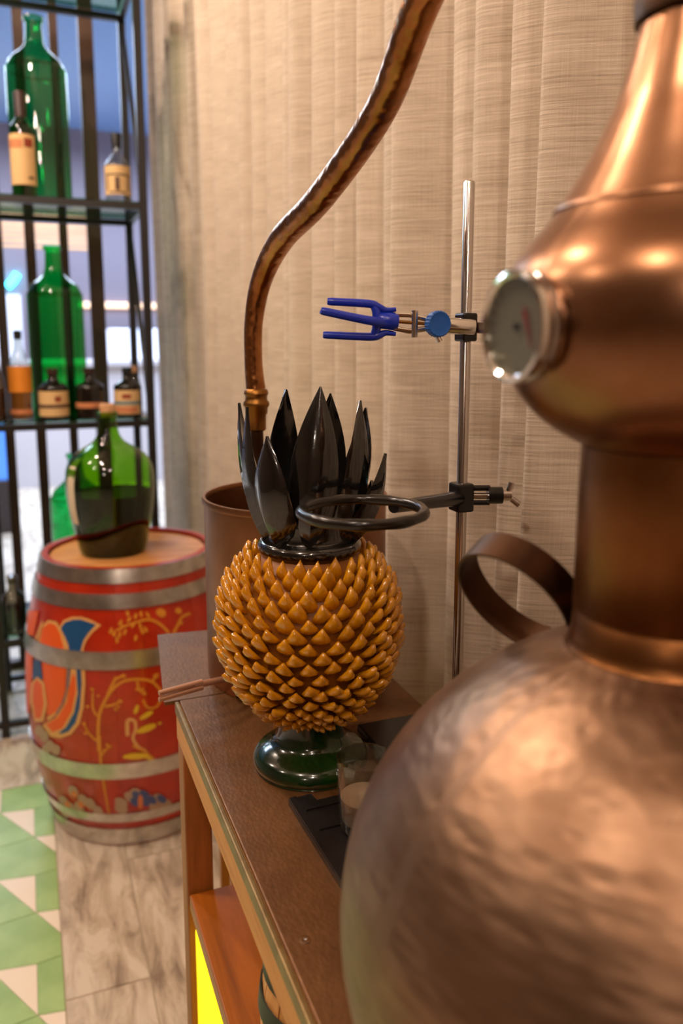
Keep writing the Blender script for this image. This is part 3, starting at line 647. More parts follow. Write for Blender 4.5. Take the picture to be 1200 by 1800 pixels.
DEC_POLY, DEC_STROKE = [[["tan", [[3.883, 0.576], [3.928, 0.594], [4.028, 0.605], [4.129, 0.607], [4.219, 0.602], [4.327, 0.59], [4.243, 0.572], [4.185, 0.552], [4.161, 0.533], [4.16, 0.52], [3.995, 0.516], [3.983, 0.534], [3.933, 0.551], [3.887, 0.568]]], ["blue", [[3.906, 0.577], [3.949, 0.59], [4.038, 0.599], [4.124, 0.601], [4.207, 0.596], [4.28, 0.591], [4.211, 0.573], [4.161, 0.554], [4.137, 0.532], [4.139, 0.52], [4.016, 0.517], [4.005, 0.538], [3.962, 0.556], [3.912, 0.571]]], ["tan", [[3.592, 0.495], [3.589, 0.527], [3.615, 0.566], [3.725, 0.586], [3.845, 0.588], [3.927, 0.567], [3.993, 0.525], [4.002, 0.516]]], ["orange", [[3.63, 0.497], [3.624, 0.528], [3.647, 0.563], [3.74, 0.58], [3.835, 0.58], [3.905, 0.561], [3.968, 0.524], [3.976, 0.515]]], ["orange", [[3.684, 0.485], [3.99, 0.5], [3.981, 0.429], [3.921, 0.383], [3.836, 0.356], [3.746, 0.355], [3.718, 0.394], [3.712, 0.434]]], ["tan", [[4.002, 0.494], [4.036, 0.495], [4.024, 0.444], [3.976, 0.403], [3.895, 0.369], [3.769, 0.341], [3.733, 0.346], [3.863, 0.367], [3.946, 0.398], [3.993, 0.433]]], ["blue", [[4.014, 0.495], [4.036, 0.495], [4.018, 0.444], [3.964, 0.4], [3.882, 0.364], [3.871, 0.366], [3.946, 0.396], [3.998, 0.433]]], ["tan", [[4.044, 0.496], [4.179, 0.499], [4.184, 0.451], [4.163, 0.393], [4.116, 0.351], [4.028, 0.321], [3.904, 0.304], [3.767, 0.299], [3.659, 0.32], [3.86, 0.354], [3.975, 0.396], [4.028, 0.437]]], ["orange", [[4.062, 0.474], [4.089, 0.465], [4.094, 0.433], [4.049, 0.382], [3.939, 0.333], [3.811, 0.314], [3.725, 0.328], [3.884, 0.356], [3.997, 0.4], [4.038, 0.448]]], ["blue", [[4.095, 0.497], [4.14, 0.498], [4.151, 0.451], [4.128, 0.392], [4.08, 0.353], [4.005, 0.328], [3.925, 0.317], [3.878, 0.315], [3.976, 0.337], [4.069, 0.378], [4.111, 0.427]]], ["orange", [[3.294, 0.481], [3.51, 0.489], [3.514, 0.432], [3.416, 0.332], [3.198, 0.3], [3.288, 0.375]]], ["blue", [[3.543, 0.481], [3.667, 0.483], [3.707, 0.443], [3.514, 0.428]]], ["tan", [[3.62, 0.442], [3.732, 0.435], [3.764, 0.384], [3.698, 0.334], [3.532, 0.317], [3.442, 0.363], [3.504, 0.417]]], ["orange", [[3.613, 0.435], [3.695, 0.428], [3.721, 0.381], [3.659, 0.34], [3.554, 0.328], [3.51, 0.377], [3.548, 0.418]]], ["orange", [[3.096, 0.571], [3.536, 0.598], [3.531, 0.572], [3.508, 0.535], [3.281, 0.524]]], ["tan", [[3.629, 0.578], [3.662, 0.581], [3.59, 0.534], [3.539, 0.527]]], ["gold", [[4.442, 0.563], [4.435, 0.565], [4.433, 0.569], [4.436, 0.574], [4.445, 0.577], [4.454, 0.578], [4.461, 0.576], [4.464, 0.572], [4.46, 0.567], [4.452, 0.564]]], ["gold", [[4.476, 0.547], [4.467, 0.548], [4.46, 0.552], [4.457, 0.557], [4.459, 0.561], [4.467, 0.563], [4.476, 0.562], [4.483, 0.558], [4.486, 0.553], [4.484, 0.549]]], ["gold", [[4.488, 0.588], [4.484, 0.59], [4.488, 0.594], [4.498, 0.598], [4.511, 0.601], [4.521, 0.601], [4.526, 0.598], [4.522, 0.594], [4.512, 0.59], [4.499, 0.588]]], ["gold", [[4.533, 0.565], [4.528, 0.567], [4.529, 0.571], [4.536, 0.576], [4.547, 0.579], [4.557, 0.58], [4.562, 0.577], [4.561, 0.573], [4.554, 0.569], [4.544, 0.566]]], ["gold", [[4.564, 0.595], [4.562, 0.597], [4.568, 0.601], [4.582, 0.605], [4.596, 0.607], [4.607, 0.606], [4.609, 0.604], [4.602, 0.6], [4.589, 0.596], [4.575, 0.594]]], ["gold", [[4.641, 0.599], [4.634, 0.601], [4.633, 0.605], [4.637, 0.61], [4.646, 0.614], [4.656, 0.614], [4.663, 0.612], [4.665, 0.608], [4.66, 0.603], [4.651, 0.6]]], ["gold", [[4.69, 0.575], [4.681, 0.576], [4.674, 0.58], [4.672, 0.585], [4.675, 0.589], [4.683, 0.591], [4.692, 0.589], [4.699, 0.585], [4.702, 0.58], [4.698, 0.576]]], ["gold", [[4.716, 0.563], [4.706, 0.563], [4.694, 0.566], [4.685, 0.571], [4.683, 0.575], [4.688, 0.577], [4.698, 0.577], [4.71, 0.574], [4.719, 0.569], [4.721, 0.565]]], ["gold", [[4.632, 0.549], [4.625, 0.551], [4.623, 0.555], [4.627, 0.56], [4.636, 0.563], [4.645, 0.564], [4.652, 0.562], [4.654, 0.558], [4.65, 0.553], [4.641, 0.549]]], ["gold", [[4.748, 0.566], [4.737, 0.567], [4.725, 0.57], [4.717, 0.574], [4.714, 0.579], [4.72, 0.581], [4.73, 0.58], [4.742, 0.577], [4.751, 0.573], [4.753, 0.568]]], ["gold", [[4.608, 0.58], [4.602, 0.583], [4.604, 0.587], [4.611, 0.591], [4.622, 0.594], [4.632, 0.595], [4.638, 0.592], [4.637, 0.588], [4.629, 0.584], [4.618, 0.581]]], ["gold", [[4.5, 0.577], [4.495, 0.579], [4.499, 0.583], [4.509, 0.587], [4.522, 0.59], [4.532, 0.59], [4.537, 0.588], [4.533, 0.584], [4.523, 0.58], [4.51, 0.577]]], ["gold", [[4.58, 0.607], [4.57, 0.608], [4.562, 0.612], [4.56, 0.617], [4.563, 0.621], [4.571, 0.622], [4.58, 0.621], [4.588, 0.617], [4.591, 0.612], [4.587, 0.608]]], ["gold", [[4.703, 0.602], [4.694, 0.603], [4.687, 0.607], [4.684, 0.612], [4.688, 0.616], [4.696, 0.618], [4.706, 0.617], [4.713, 0.613], [4.715, 0.608], [4.711, 0.604]]], ["gold", [[4.776, 0.599], [4.766, 0.6], [4.754, 0.603], [4.745, 0.608], [4.743, 0.612], [4.748, 0.614], [4.759, 0.613], [4.771, 0.61], [4.78, 0.606], [4.782, 0.601]]], ["gold", [[4.407, 0.57], [4.401, 0.572], [4.402, 0.576], [4.408, 0.58], [4.419, 0.584], [4.429, 0.584], [4.435, 0.582], [4.435, 0.578], [4.428, 0.573], [4.417, 0.57]]], ["gold", [[4.49, 0.559], [4.483, 0.561], [4.481, 0.565], [4.485, 0.57], [4.493, 0.574], [4.502, 0.575], [4.51, 0.573], [4.512, 0.569], [4.508, 0.564], [4.5, 0.56]]], ["gold", [[4.936, 0.598], [4.913, 0.595], [4.883, 0.597], [4.856, 0.602], [4.844, 0.608], [4.85, 0.614], [4.873, 0.617], [4.904, 0.616], [4.931, 0.611], [4.943, 0.604]]], ["gold", [[5.107, 0.596], [5.089, 0.594], [5.065, 0.595], [5.046, 0.599], [5.037, 0.604], [5.043, 0.608], [5.06, 0.61], [5.084, 0.609], [5.104, 0.605], [5.113, 0.6]]], ["gold", [[5.099, 0.569], [5.088, 0.568], [5.073, 0.569], [5.06, 0.571], [5.055, 0.575], [5.058, 0.577], [5.069, 0.578], [5.084, 0.578], [5.097, 0.575], [5.102, 0.572]]], ["gold", [[4.538, 0.467], [4.53, 0.465], [4.518, 0.465], [4.507, 0.467], [4.502, 0.47], [4.504, 0.473], [4.512, 0.475], [4.524, 0.475], [4.535, 0.473], [4.54, 0.47]]], ["gold", [[4.467, 0.462], [4.46, 0.46], [4.449, 0.461], [4.44, 0.462], [4.435, 0.465], [4.436, 0.467], [4.444, 0.469], [4.454, 0.469], [4.464, 0.467], [4.469, 0.465]]], ["gold", [[4.26, 0.437], [4.253, 0.436], [4.243, 0.436], [4.234, 0.437], [4.23, 0.439], [4.231, 0.442], [4.238, 0.443], [4.248, 0.443], [4.256, 0.442], [4.261, 0.44]]], ["gold", [[4.213, 0.394], [4.206, 0.393], [4.196, 0.393], [4.187, 0.394], [4.182, 0.396], [4.184, 0.399], [4.191, 0.4], [4.201, 0.4], [4.21, 0.399], [4.215, 0.397]]], ["gold", [[4.31, 0.422], [4.304, 0.421], [4.296, 0.421], [4.288, 0.422], [4.284, 0.424], [4.285, 0.426], [4.291, 0.427], [4.3, 0.427], [4.307, 0.426], [4.311, 0.424]]], ["gold", [[4.177, 0.35], [4.169, 0.348], [4.157, 0.348], [4.146, 0.349], [4.141, 0.352], [4.143, 0.355], [4.152, 0.357], [4.163, 0.357], [4.174, 0.355], [4.179, 0.353]]], ["gold", [[4.182, 0.327], [4.175, 0.325], [4.164, 0.325], [4.155, 0.326], [4.151, 0.328], [4.153, 0.331], [4.16, 0.332], [4.17, 0.333], [4.179, 0.331], [4.184, 0.329]]], ["gold", [[4.502, 0.406], [4.494, 0.405], [4.482, 0.405], [4.472, 0.407], [4.466, 0.41], [4.468, 0.413], [4.476, 0.414], [4.488, 0.414], [4.499, 0.412], [4.504, 0.409]]], ["gold", [[4.456, 0.388], [4.45, 0.387], [4.441, 0.387], [4.432, 0.388], [4.428, 0.391], [4.43, 0.393], [4.436, 0.394], [4.445, 0.394], [4.454, 0.393], [4.458, 0.39]]], ["gold", [[4.478, 0.395], [4.472, 0.393], [4.464, 0.394], [4.457, 0.395], [4.454, 0.397], [4.455, 0.399], [4.461, 0.4], [4.468, 0.4], [4.475, 0.399], [4.479, 0.397]]], ["gold", [[4.708, 0.419], [4.699, 0.418], [4.687, 0.418], [4.677, 0.42], [4.671, 0.424], [4.673, 0.426], [4.682, 0.428], [4.693, 0.428], [4.704, 0.425], [4.71, 0.422]]], ["gold", [[4.688, 0.43], [4.682, 0.429], [4.673, 0.43], [4.664, 0.431], [4.66, 0.434], [4.662, 0.436], [4.668, 0.437], [4.677, 0.437], [4.686, 0.435], [4.69, 0.433]]], ["gold", [[4.374, 0.297], [4.366, 0.295], [4.355, 0.295], [4.346, 0.297], [4.341, 0.3], [4.343, 0.303], [4.351, 0.304], [4.362, 0.304], [4.371, 0.303], [4.376, 0.3]]], ["gold", [[4.346, 0.283], [4.339, 0.282], [4.329, 0.282], [4.321, 0.283], [4.316, 0.286], [4.318, 0.288], [4.325, 0.29], [4.335, 0.29], [4.343, 0.288], [4.347, 0.286]]], ["gold", [[4.816, 0.456], [4.806, 0.454], [4.793, 0.455], [4.78, 0.458], [4.774, 0.461], [4.777, 0.464], [4.786, 0.466], [4.8, 0.465], [4.812, 0.463], [4.818, 0.459]]], ["gold", [[4.643, 0.432], [4.636, 0.431], [4.627, 0.431], [4.619, 0.433], [4.615, 0.435], [4.616, 0.438], [4.623, 0.439], [4.632, 0.439], [4.64, 0.437], [4.644, 0.434]]], ["yellow", [[4.781, 0.34], [4.771, 0.333], [4.731, 0.327], [4.678, 0.324], [4.631, 0.324], [4.609, 0.327], [4.62, 0.334], [4.659, 0.34], [4.712, 0.344], [4.759, 0.344]]], ["yellow", [[4.76, 0.375], [4.755, 0.37], [4.728, 0.364], [4.69, 0.36], [4.657, 0.358], [4.639, 0.36], [4.644, 0.365], [4.671, 0.371], [4.708, 0.376], [4.742, 0.377]]], ["yellow", [[4.633, 0.397], [4.64, 0.394], [4.638, 0.387], [4.627, 0.38], [4.613, 0.376], [4.6, 0.375], [4.594, 0.378], [4.596, 0.385], [4.606, 0.392], [4.62, 0.397]]], ["yellow", [[4.826, 0.34], [4.823, 0.338], [4.816, 0.337], [4.807, 0.338], [4.8, 0.339], [4.798, 0.342], [4.801, 0.344], [4.808, 0.345], [4.817, 0.345], [4.824, 0.343]]], ["yellow", [[4.71, 0.262], [4.688, 0.258], [4.63, 0.256], [4.559, 0.258], [4.501, 0.262], [4.479, 0.267], [4.501, 0.272], [4.558, 0.275], [4.629, 0.273], [4.687, 0.268]]], ["yellow", [[4.768, 0.24], [4.753, 0.24], [4.725, 0.244], [4.694, 0.252], [4.672, 0.259], [4.668, 0.264], [4.682, 0.264], [4.71, 0.259], [4.741, 0.252], [4.764, 0.244]]], ["greytan", [[3.817, 0.102], [3.763, 0.096], [3.716, 0.097], [3.697, 0.106], [3.715, 0.119], [3.759, 0.13], [3.81, 0.136], [3.85, 0.133], [3.867, 0.124], [3.855, 0.112]]], ["greytan", [[3.989, 0.146], [3.95, 0.143], [3.916, 0.146], [3.899, 0.155], [3.907, 0.166], [3.936, 0.175], [3.973, 0.178], [4.006, 0.175], [4.021, 0.165], [4.015, 0.154]]], ["greytan", [[4.081, 0.125], [4.045, 0.122], [4.013, 0.127], [3.998, 0.136], [4.005, 0.147], [4.031, 0.156], [4.066, 0.158], [4.096, 0.154], [4.111, 0.144], [4.105, 0.133]]], ["greytan", [[4.157, 0.116], [4.124, 0.114], [4.094, 0.119], [4.079, 0.129], [4.085, 0.14], [4.109, 0.148], [4.142, 0.15], [4.171, 0.145], [4.186, 0.135], [4.181, 0.124]]], ["greytan", [[3.881, 0.089], [3.833, 0.084], [3.791, 0.087], [3.774, 0.096], [3.79, 0.109], [3.829, 0.119], [3.875, 0.124], [3.912, 0.121], [3.928, 0.111], [3.917, 0.099]]], ["greytan", [[4.014, 0.098], [3.974, 0.095], [3.94, 0.099], [3.925, 0.108], [3.935, 0.12], [3.965, 0.129], [4.003, 0.133], [4.035, 0.128], [4.05, 0.119], [4.042, 0.107]]], ["greytan", [[4.225, 0.094], [4.192, 0.093], [4.163, 0.098], [4.148, 0.108], [4.154, 0.12], [4.177, 0.128], [4.209, 0.129], [4.237, 0.124], [4.252, 0.114], [4.247, 0.102]]], ["greytan", [[3.793, 0.067], [3.733, 0.06], [3.679, 0.061], [3.661, 0.07], [3.686, 0.084], [3.738, 0.097], [3.794, 0.103], [3.835, 0.1], [3.852, 0.091], [3.837, 0.078]]], ["orange2", [[3.982, 0.144], [3.96, 0.142], [3.94, 0.144], [3.93, 0.149], [3.935, 0.156], [3.952, 0.161], [3.974, 0.163], [3.993, 0.161], [4.002, 0.155], [3.998, 0.149]]], ["orange2", [[4.036, 0.115], [4.014, 0.114], [3.995, 0.116], [3.986, 0.122], [3.991, 0.128], [4.007, 0.134], [4.028, 0.135], [4.047, 0.133], [4.056, 0.127], [4.052, 0.12]]], ["orange2", [[3.854, 0.103], [3.826, 0.1], [3.801, 0.102], [3.791, 0.107], [3.8, 0.114], [3.822, 0.12], [3.85, 0.123], [3.872, 0.121], [3.882, 0.116], [3.876, 0.109]]], ["greytan", [[4.496, 0.126], [4.469, 0.121], [4.431, 0.123], [4.396, 0.13], [4.378, 0.14], [4.384, 0.15], [4.41, 0.155], [4.448, 0.153], [4.482, 0.146], [4.501, 0.135]]], ["greytan", [[4.589, 0.14], [4.563, 0.135], [4.526, 0.137], [4.491, 0.145], [4.473, 0.156], [4.477, 0.165], [4.503, 0.17], [4.539, 0.168], [4.574, 0.16], [4.593, 0.149]]], ["greytan", [[4.772, 0.121], [4.745, 0.117], [4.706, 0.12], [4.669, 0.129], [4.648, 0.14], [4.652, 0.15], [4.677, 0.154], [4.715, 0.151], [4.752, 0.142], [4.774, 0.13]]], ["greytan", [[4.869, 0.116], [4.842, 0.112], [4.8, 0.116], [4.761, 0.126], [4.739, 0.138], [4.742, 0.147], [4.767, 0.151], [4.807, 0.147], [4.846, 0.137], [4.87, 0.125]]], ["greytan", [[4.933, 0.095], [4.905, 0.092], [4.861, 0.097], [4.82, 0.107], [4.796, 0.119], [4.798, 0.129], [4.824, 0.132], [4.866, 0.128], [4.908, 0.118], [4.934, 0.105]]], ["greytan", [[4.491, 0.109], [4.464, 0.104], [4.425, 0.105], [4.39, 0.112], [4.372, 0.123], [4.378, 0.133], [4.405, 0.138], [4.443, 0.136], [4.478, 0.129], [4.497, 0.118]]], ["greytan", [[4.833, 0.089], [4.805, 0.086], [4.763, 0.09], [4.723, 0.1], [4.701, 0.111], [4.704, 0.121], [4.73, 0.125], [4.77, 0.121], [4.81, 0.112], [4.834, 0.099]]], ["greytan", [[4.644, 0.148], [4.619, 0.144], [4.581, 0.147], [4.546, 0.155], [4.528, 0.165], [4.532, 0.174], [4.557, 0.179], [4.593, 0.177], [4.628, 0.169], [4.647, 0.158]]], ["bluegrey", [[4.623, 0.144], [4.602, 0.142], [4.575, 0.145], [4.552, 0.153], [4.543, 0.161], [4.551, 0.168], [4.571, 0.17], [4.598, 0.167], [4.62, 0.16], [4.63, 0.151]]], ["bluegrey", [[4.695, 0.143], [4.674, 0.141], [4.646, 0.145], [4.623, 0.152], [4.614, 0.161], [4.621, 0.168], [4.641, 0.17], [4.668, 0.166], [4.691, 0.159], [4.702, 0.15]]], ["bluegrey", [[4.769, 0.121], [4.747, 0.12], [4.718, 0.124], [4.694, 0.131], [4.683, 0.14], [4.69, 0.147], [4.711, 0.149], [4.739, 0.145], [4.764, 0.137], [4.775, 0.128]]], ["bluegrey", [[4.866, 0.116], [4.843, 0.115], [4.813, 0.12], [4.787, 0.128], [4.775, 0.137], [4.781, 0.144], [4.803, 0.145], [4.832, 0.141], [4.859, 0.133], [4.872, 0.123]]], ["bluegrey", [[4.602, 0.125], [4.581, 0.123], [4.553, 0.126], [4.531, 0.133], [4.522, 0.142], [4.529, 0.149], [4.55, 0.151], [4.577, 0.148], [4.6, 0.141], [4.61, 0.132]]], ["bluegrey", [[4.703, 0.12], [4.681, 0.118], [4.653, 0.122], [4.63, 0.129], [4.62, 0.138], [4.627, 0.145], [4.648, 0.147], [4.675, 0.143], [4.699, 0.136], [4.71, 0.127]]], ["orange2", [[4.644, 0.134], [4.638, 0.12], [4.624, 0.113], [4.608, 0.114], [4.597, 0.122], [4.594, 0.136], [4.601, 0.149], [4.614, 0.157], [4.629, 0.156], [4.641, 0.147]]], ["greytan", [[3.759, 0.299], [3.74, 0.289], [3.7, 0.28], [3.65, 0.275], [3.612, 0.277], [3.603, 0.286], [3.628, 0.297], [3.674, 0.307], [3.72, 0.311], [3.752, 0.308]]], ["greytan", [[3.824, 0.279], [3.806, 0.269], [3.769, 0.26], [3.725, 0.256], [3.692, 0.259], [3.685, 0.268], [3.708, 0.279], [3.748, 0.288], [3.789, 0.291], [3.817, 0.287]]], ["greytan", [[3.695, 0.309], [3.674, 0.299], [3.628, 0.289], [3.57, 0.283], [3.522, 0.284], [3.511, 0.292], [3.543, 0.304], [3.597, 0.315], [3.65, 0.32], [3.686, 0.317]]], ["greytan", [[3.892, 0.273], [3.875, 0.263], [3.842, 0.255], [3.803, 0.252], [3.774, 0.256], [3.768, 0.264], [3.788, 0.275], [3.823, 0.283], [3.86, 0.286], [3.886, 0.282]]], ["greytan", [[3.763, 0.264], [3.741, 0.253], [3.698, 0.243], [3.647, 0.239], [3.608, 0.24], [3.601, 0.249], [3.63, 0.261], [3.678, 0.271], [3.726, 0.276], [3.756, 0.272]]]], [["gold", 0.007, [[4.95, 0.555], [4.893, 0.575], [4.821, 0.59], [4.746, 0.596], [4.645, 0.592], [4.559, 0.587], [4.461, 0.577]]], ["gold", 0.009, [[4.99, 0.553], [5.038, 0.566], [5.101, 0.585], [5.206, 0.588]]], ["gold", 0.008, [[4.278, 0.283], [4.284, 0.337], [4.303, 0.378], [4.354, 0.411], [4.426, 0.44], [4.519, 0.457], [4.633, 0.459], [4.747, 0.45], [4.814, 0.43], [4.84, 0.412], [4.794, 0.385], [4.713, 0.386], [4.676, 0.407]]], ["gold", 0.006, [[4.279, 0.374], [4.247, 0.394], [4.251, 0.433]]], ["gold", 0.006, [[4.267, 0.31], [4.198, 0.329], [4.16, 0.351]]], ["gold", 0.007, [[4.353, 0.398], [4.433, 0.402], [4.485, 0.41]]], ["gold", 0.006, [[4.633, 0.454], [4.652, 0.431], [4.69, 0.423]]], ["gold", 0.008, [[4.379, 0.424], [4.44, 0.459], [4.51, 0.47]]], ["gold", 0.007, [[4.759, 0.449], [4.796, 0.457], [4.821, 0.465]]], ["tan", 0.009, [[4.534, 0.321], [4.54, 0.359], [4.596, 0.357], [4.604, 0.336], [4.578, 0.313], [4.62, 0.29], [4.688, 0.274]]], ["gold", 0.007, [[4.292, 0.323], [4.287, 0.242], [4.292, 0.205], [4.3, 0.156], [4.308, 0.098]]], ["gold", 0.006, [[4.286, 0.268], [4.343, 0.288], [4.395, 0.298]]], ["gold", 0.007, [[4.574, 0.294], [4.669, 0.275], [4.768, 0.244]]]]]
def on_barrel(th, h, off): r = rb(h) + off; return (BCX + r * math.cos(th), BCY + r * math.sin(th), h)
lay = 0
def decal(poly, mat, off, parent):
    bm = bmesh.new(); vs = [bm.verts.new((th * .27, h, 0)) for th, h in poly]
    tris = tessellate_polygon([[v.co for v in vs]])
    for t_ in tris:
        try: bm.faces.new([vs[i] for i in t_])
        except ValueError: pass
    for _ in range(6):
        es = [e_ for e_ in bm.edges if e_.calc_length() > .010]
        if not es: break
        bmesh.ops.subdivide_edges(bm, edges=es, cuts=1); bmesh.ops.triangulate(bm, faces=bm.faces[:])
    g = Geo(); bm.verts.index_update()
    g.add([on_barrel(v.co.x / .27, v.co.y, off) for v in bm.verts], [[v.index for v in f.verts] for f in bm.faces]); bm.free()
    ba.part('painted_motif', g, 'p_' + mat)
for i, (c, poly) in enumerate(DEC_POLY): decal(poly, c, .0008 + .00016 * i if i < 17 else .0010 + .00004 * (i - 17), None)
for i, (c, w, pts) in enumerate(DEC_STROKE):
    q = smooth_path([(a * .27, h, 0) for a, h in pts], 6); g = Geo(); off = .0012 + .00004 * i
    for k, p in enumerate(q):
        d = (q[min(k + 1, len(q) - 1)] - q[max(k - 1, 0)]).normalized(); nn_ = Vector((-d.y, d.x, 0)); ww = w * .5 * (1 - .35 * k / len(q))
        for sgn in (-1, 0, 1):
            pp = p + nn_ * ww * sgn; g.v.append(on_barrel(pp.x / .27, pp.y, off))
    g.f = [(k * 3 + a, k * 3 + a + 1, k * 3 + a + 4, k * 3 + a + 3) for k in range(len(q) - 1) for a in (0, 1)]
    ba.part('painted_branch', g, 'p_' + c)

# ------------------------------------------------------------------ demijohn on the barrel
JX, JY, JZ = .184, 2.105, BH - .0098
jg = Builder('demijohn', 'round green glass demijohn of dark liquid with cork, on the painted barrel', 'demijohn', (JX, JY, JZ))
jp = densify([(.0, .004), (.070, .001), (.080, .003), (.085, .012), (.094, .055), (.104, .105), (.110, .155), (.111, .195), (.106, .228), (.090, .255), (.066, .273), (.042, .288), (.029, .306), (.0235, .33), (.0225, .352)])
jg.part('glass', Geo().lathe(jp + [(.0255, .354), (.026, .364), (.022, .366)], (JX, JY, JZ), 56, cap=False), 'jug_glass')
jg.part('liquid', Geo().lathe([(max(r - .003, 0), z + .002) for r, z in jp if z < .156] + [(.1073, .158), (.0, .158)], (JX, JY, JZ), 48), 'wine')
jg.part('cork', Geo().lathe([(.0, .352), (.0165, .352), (.0195, .384), (.018, .386), (.0, .386)], (JX, JY, JZ), 24), 'cork')
g = Geo(); n = 9
for i in range(n):
    h = .090 + .165 * i / (n - 1)
    r = [rr for rr, zz in jp if zz >= h][0] + .0012
    for a in (198, 206, 214): g.v.append((JX + r * math.cos(math.radians(a)), JY + r * math.sin(math.radians(a)), JZ + h))
g.f = [(i * 3 + a, i * 3 + a + 1, i * 3 + a + 4, i * 3 + a + 3) for i in range(n - 1) for a in (0, 1)]
lb = jg.part('paper_label', g, 'paper')

# ------------------------------------------------------------------ black shelf unit
UX0, UX1, UY0, UY1 = -.72, .376, 2.60, 3.00
un = Builder('shelf_unit', 'tall black metal shelf unit with glass shelves behind the barrel', 'shelving', ((UX0 + UX1) / 2, 2.8, 0))
pw = .024
for x in (UX0, -.14, UX1 - pw):
    for y in (UY0, UY1 - pw): un.part('post', Geo().box(x, x + pw, y, y + pw, 0, 2.75), 'shelf_black', smooth=False)
for zs in (.05, .318, 1.0, 1.672, 2.345):
    for y in (UY0 + .002, UY1 - pw + .002):
        for xa, xb in ((UX0 + pw, -.14), (-.14 + pw, UX1 - pw)): un.part('rail', Geo().box(xa, xb, y, y + .02, zs - .02, zs), 'shelf_black', smooth=False)
    for x in (UX0 + .002, UX1 - pw + .002): un.part('side_rail', Geo().box(x, x + .02, UY0 + pw, UY1 - pw, zs - .02, zs), 'shelf_black', smooth=False)
    if zs > .1: un.part('glass_shelf', Geo().box(UX0 + .004, UX1 - .004, UY0 + .026, UY1 - .026, zs + .0005, zs + .008), 'shelf_glass', smooth=False)
# diagonal braces on the end frame
un.part('brace', Geo().tube([(UX1 - .012, UY0 + .03, 1.72), (UX1 - .012, UY1 - .03, 2.31)], .008, 8), 'shelf_black')
un.part('brace', Geo().tube([(UX1 - .012, UY0 + .03, 1.03), (UX1 - .012, UY1 - .03, 1.65)], .008, 8), 'shelf_black')
# slatted wooden screen just beyond
sc = Builder('slatted_screen', 'open screen of upright brown wooden slats behind the shelf unit', 'screen', (0, 3.2, 0))
for px_, w in ((-.19, .034), (-.073, .034), (.036, .036), (.152, .030), (.262, .052)):
    sc.part('slat', Geo().box(px_ - w / 2, px_ + w / 2, 3.18, 3.21, .03, 2.87), 'slat', smooth=False)
sc.part('bottom_rail', Geo().box(-.30, .29, 3.175, 3.215, 0, .0298), 'slat', smooth=False)
sc.part('top_rail', Geo().box(-.30, .29, 3.175, 3.215, 2.8702, 2.9), 'slat', smooth=False)

# ------------------------------------------------------------------ bottles
def band_label(b, name, x, y, z0, z1, r, mat, a0=170, a1=350, parent=None, off=.0008, seg=14):
    g = Geo()
    for i in range(seg + 1):
        a = math.radians(a0 + (a1 - a0) * i / seg)
        for zz in (z0, z1): g.v.append((x + (r + off) * math.cos(a), y + (r + off) * math.sin(a), zz))
    g.f = [(2 * i, 2 * i + 2, 2 * i + 3, 2 * i + 1) for i in range(seg)]
    return b.part(name, g, mat, parent)
def big_green(x, y, z, h, r, label, mat='green_glass'):
    b = Builder('green_bottle', label, 'bottle', (x, y, z), 'large green glass bottles on the shelves')
    k = h / .6
    p = densify([(.0, .006 * k), (r * .8, .0), (r * .95, .004), (r, .03 * k), (r, .40 * k), (r * .97, .43 * k), (r * .84, .462 * k), (r * .55, .488 * k), (r * .34, .512 * k), (r * .29, .55 * k), (r * .27, .585 * k)])
    b.part('glass', Geo().lathe(p + [(r * .33, h - .012), (r * .34, h), (r * .25, h)], (x, y, z), 40, cap=False), mat)
    return b
def lathe_bottle(name, label, x, y, z, prof, mat, group='small bottles on the shelves'):
    b = Builder(name, label, 'bottle', (x, y, z), group); b.part('glass', Geo().lathe(densify(prof, 3), (x, y, z), 32), mat); return b
Z1, Z2, Z3 = 1.6805, 1.0085, .3265
big_green(.078, 2.80, Z1, .555, .090, 'tall green glass bottle on the upper shelf')
big_green(.098, 2.82, Z2, .545, .088, 'tall green glass bottle on the middle shelf behind dark squat bottles', 'green_glass2')
big_green(.135, 2.84, Z3, .545, .088, 'green glass bottle on the lower shelf behind the demijohn')
# labelled wine bottle
b = lathe_bottle('wine_bottle', 'dark capsuled green wine bottle with cream label on the upper shelf', .024, 2.665, Z1, [(0, .003), (.033, 0), (.0355, .004), (.0355, .178), (.032, .195), (.020, .215), (.0155, .228), (.0150, .29)], 'green_glass')
b.part('capsule', Geo().lathe([(.0160, .222), (.0165, .292), (.015, .296), (.0, .296)], (.024, 2.665, Z1), 24), 'cap_maroon')
l_ = band_label(b, 'paper_label', .024, 2.665, Z1 + .028, Z1 + .172, .0355, 'label_tan', 165, 345)
band_label(b, 'red_print', .024, 2.665, Z1 + .132, Z1 + .156, .0363, 'ink_orange', 200, 270, l_)
band_label(b, 'red_emblem', .024, 2.665, Z1 + .135, Z1 + .160, .0365, 'ink_red', 278, 318, l_)
band_label(b, 'small_print', .024, 2.665, Z1 + .045, Z1 + .052, .0363, 'ink_dark', 290, 320, l_)
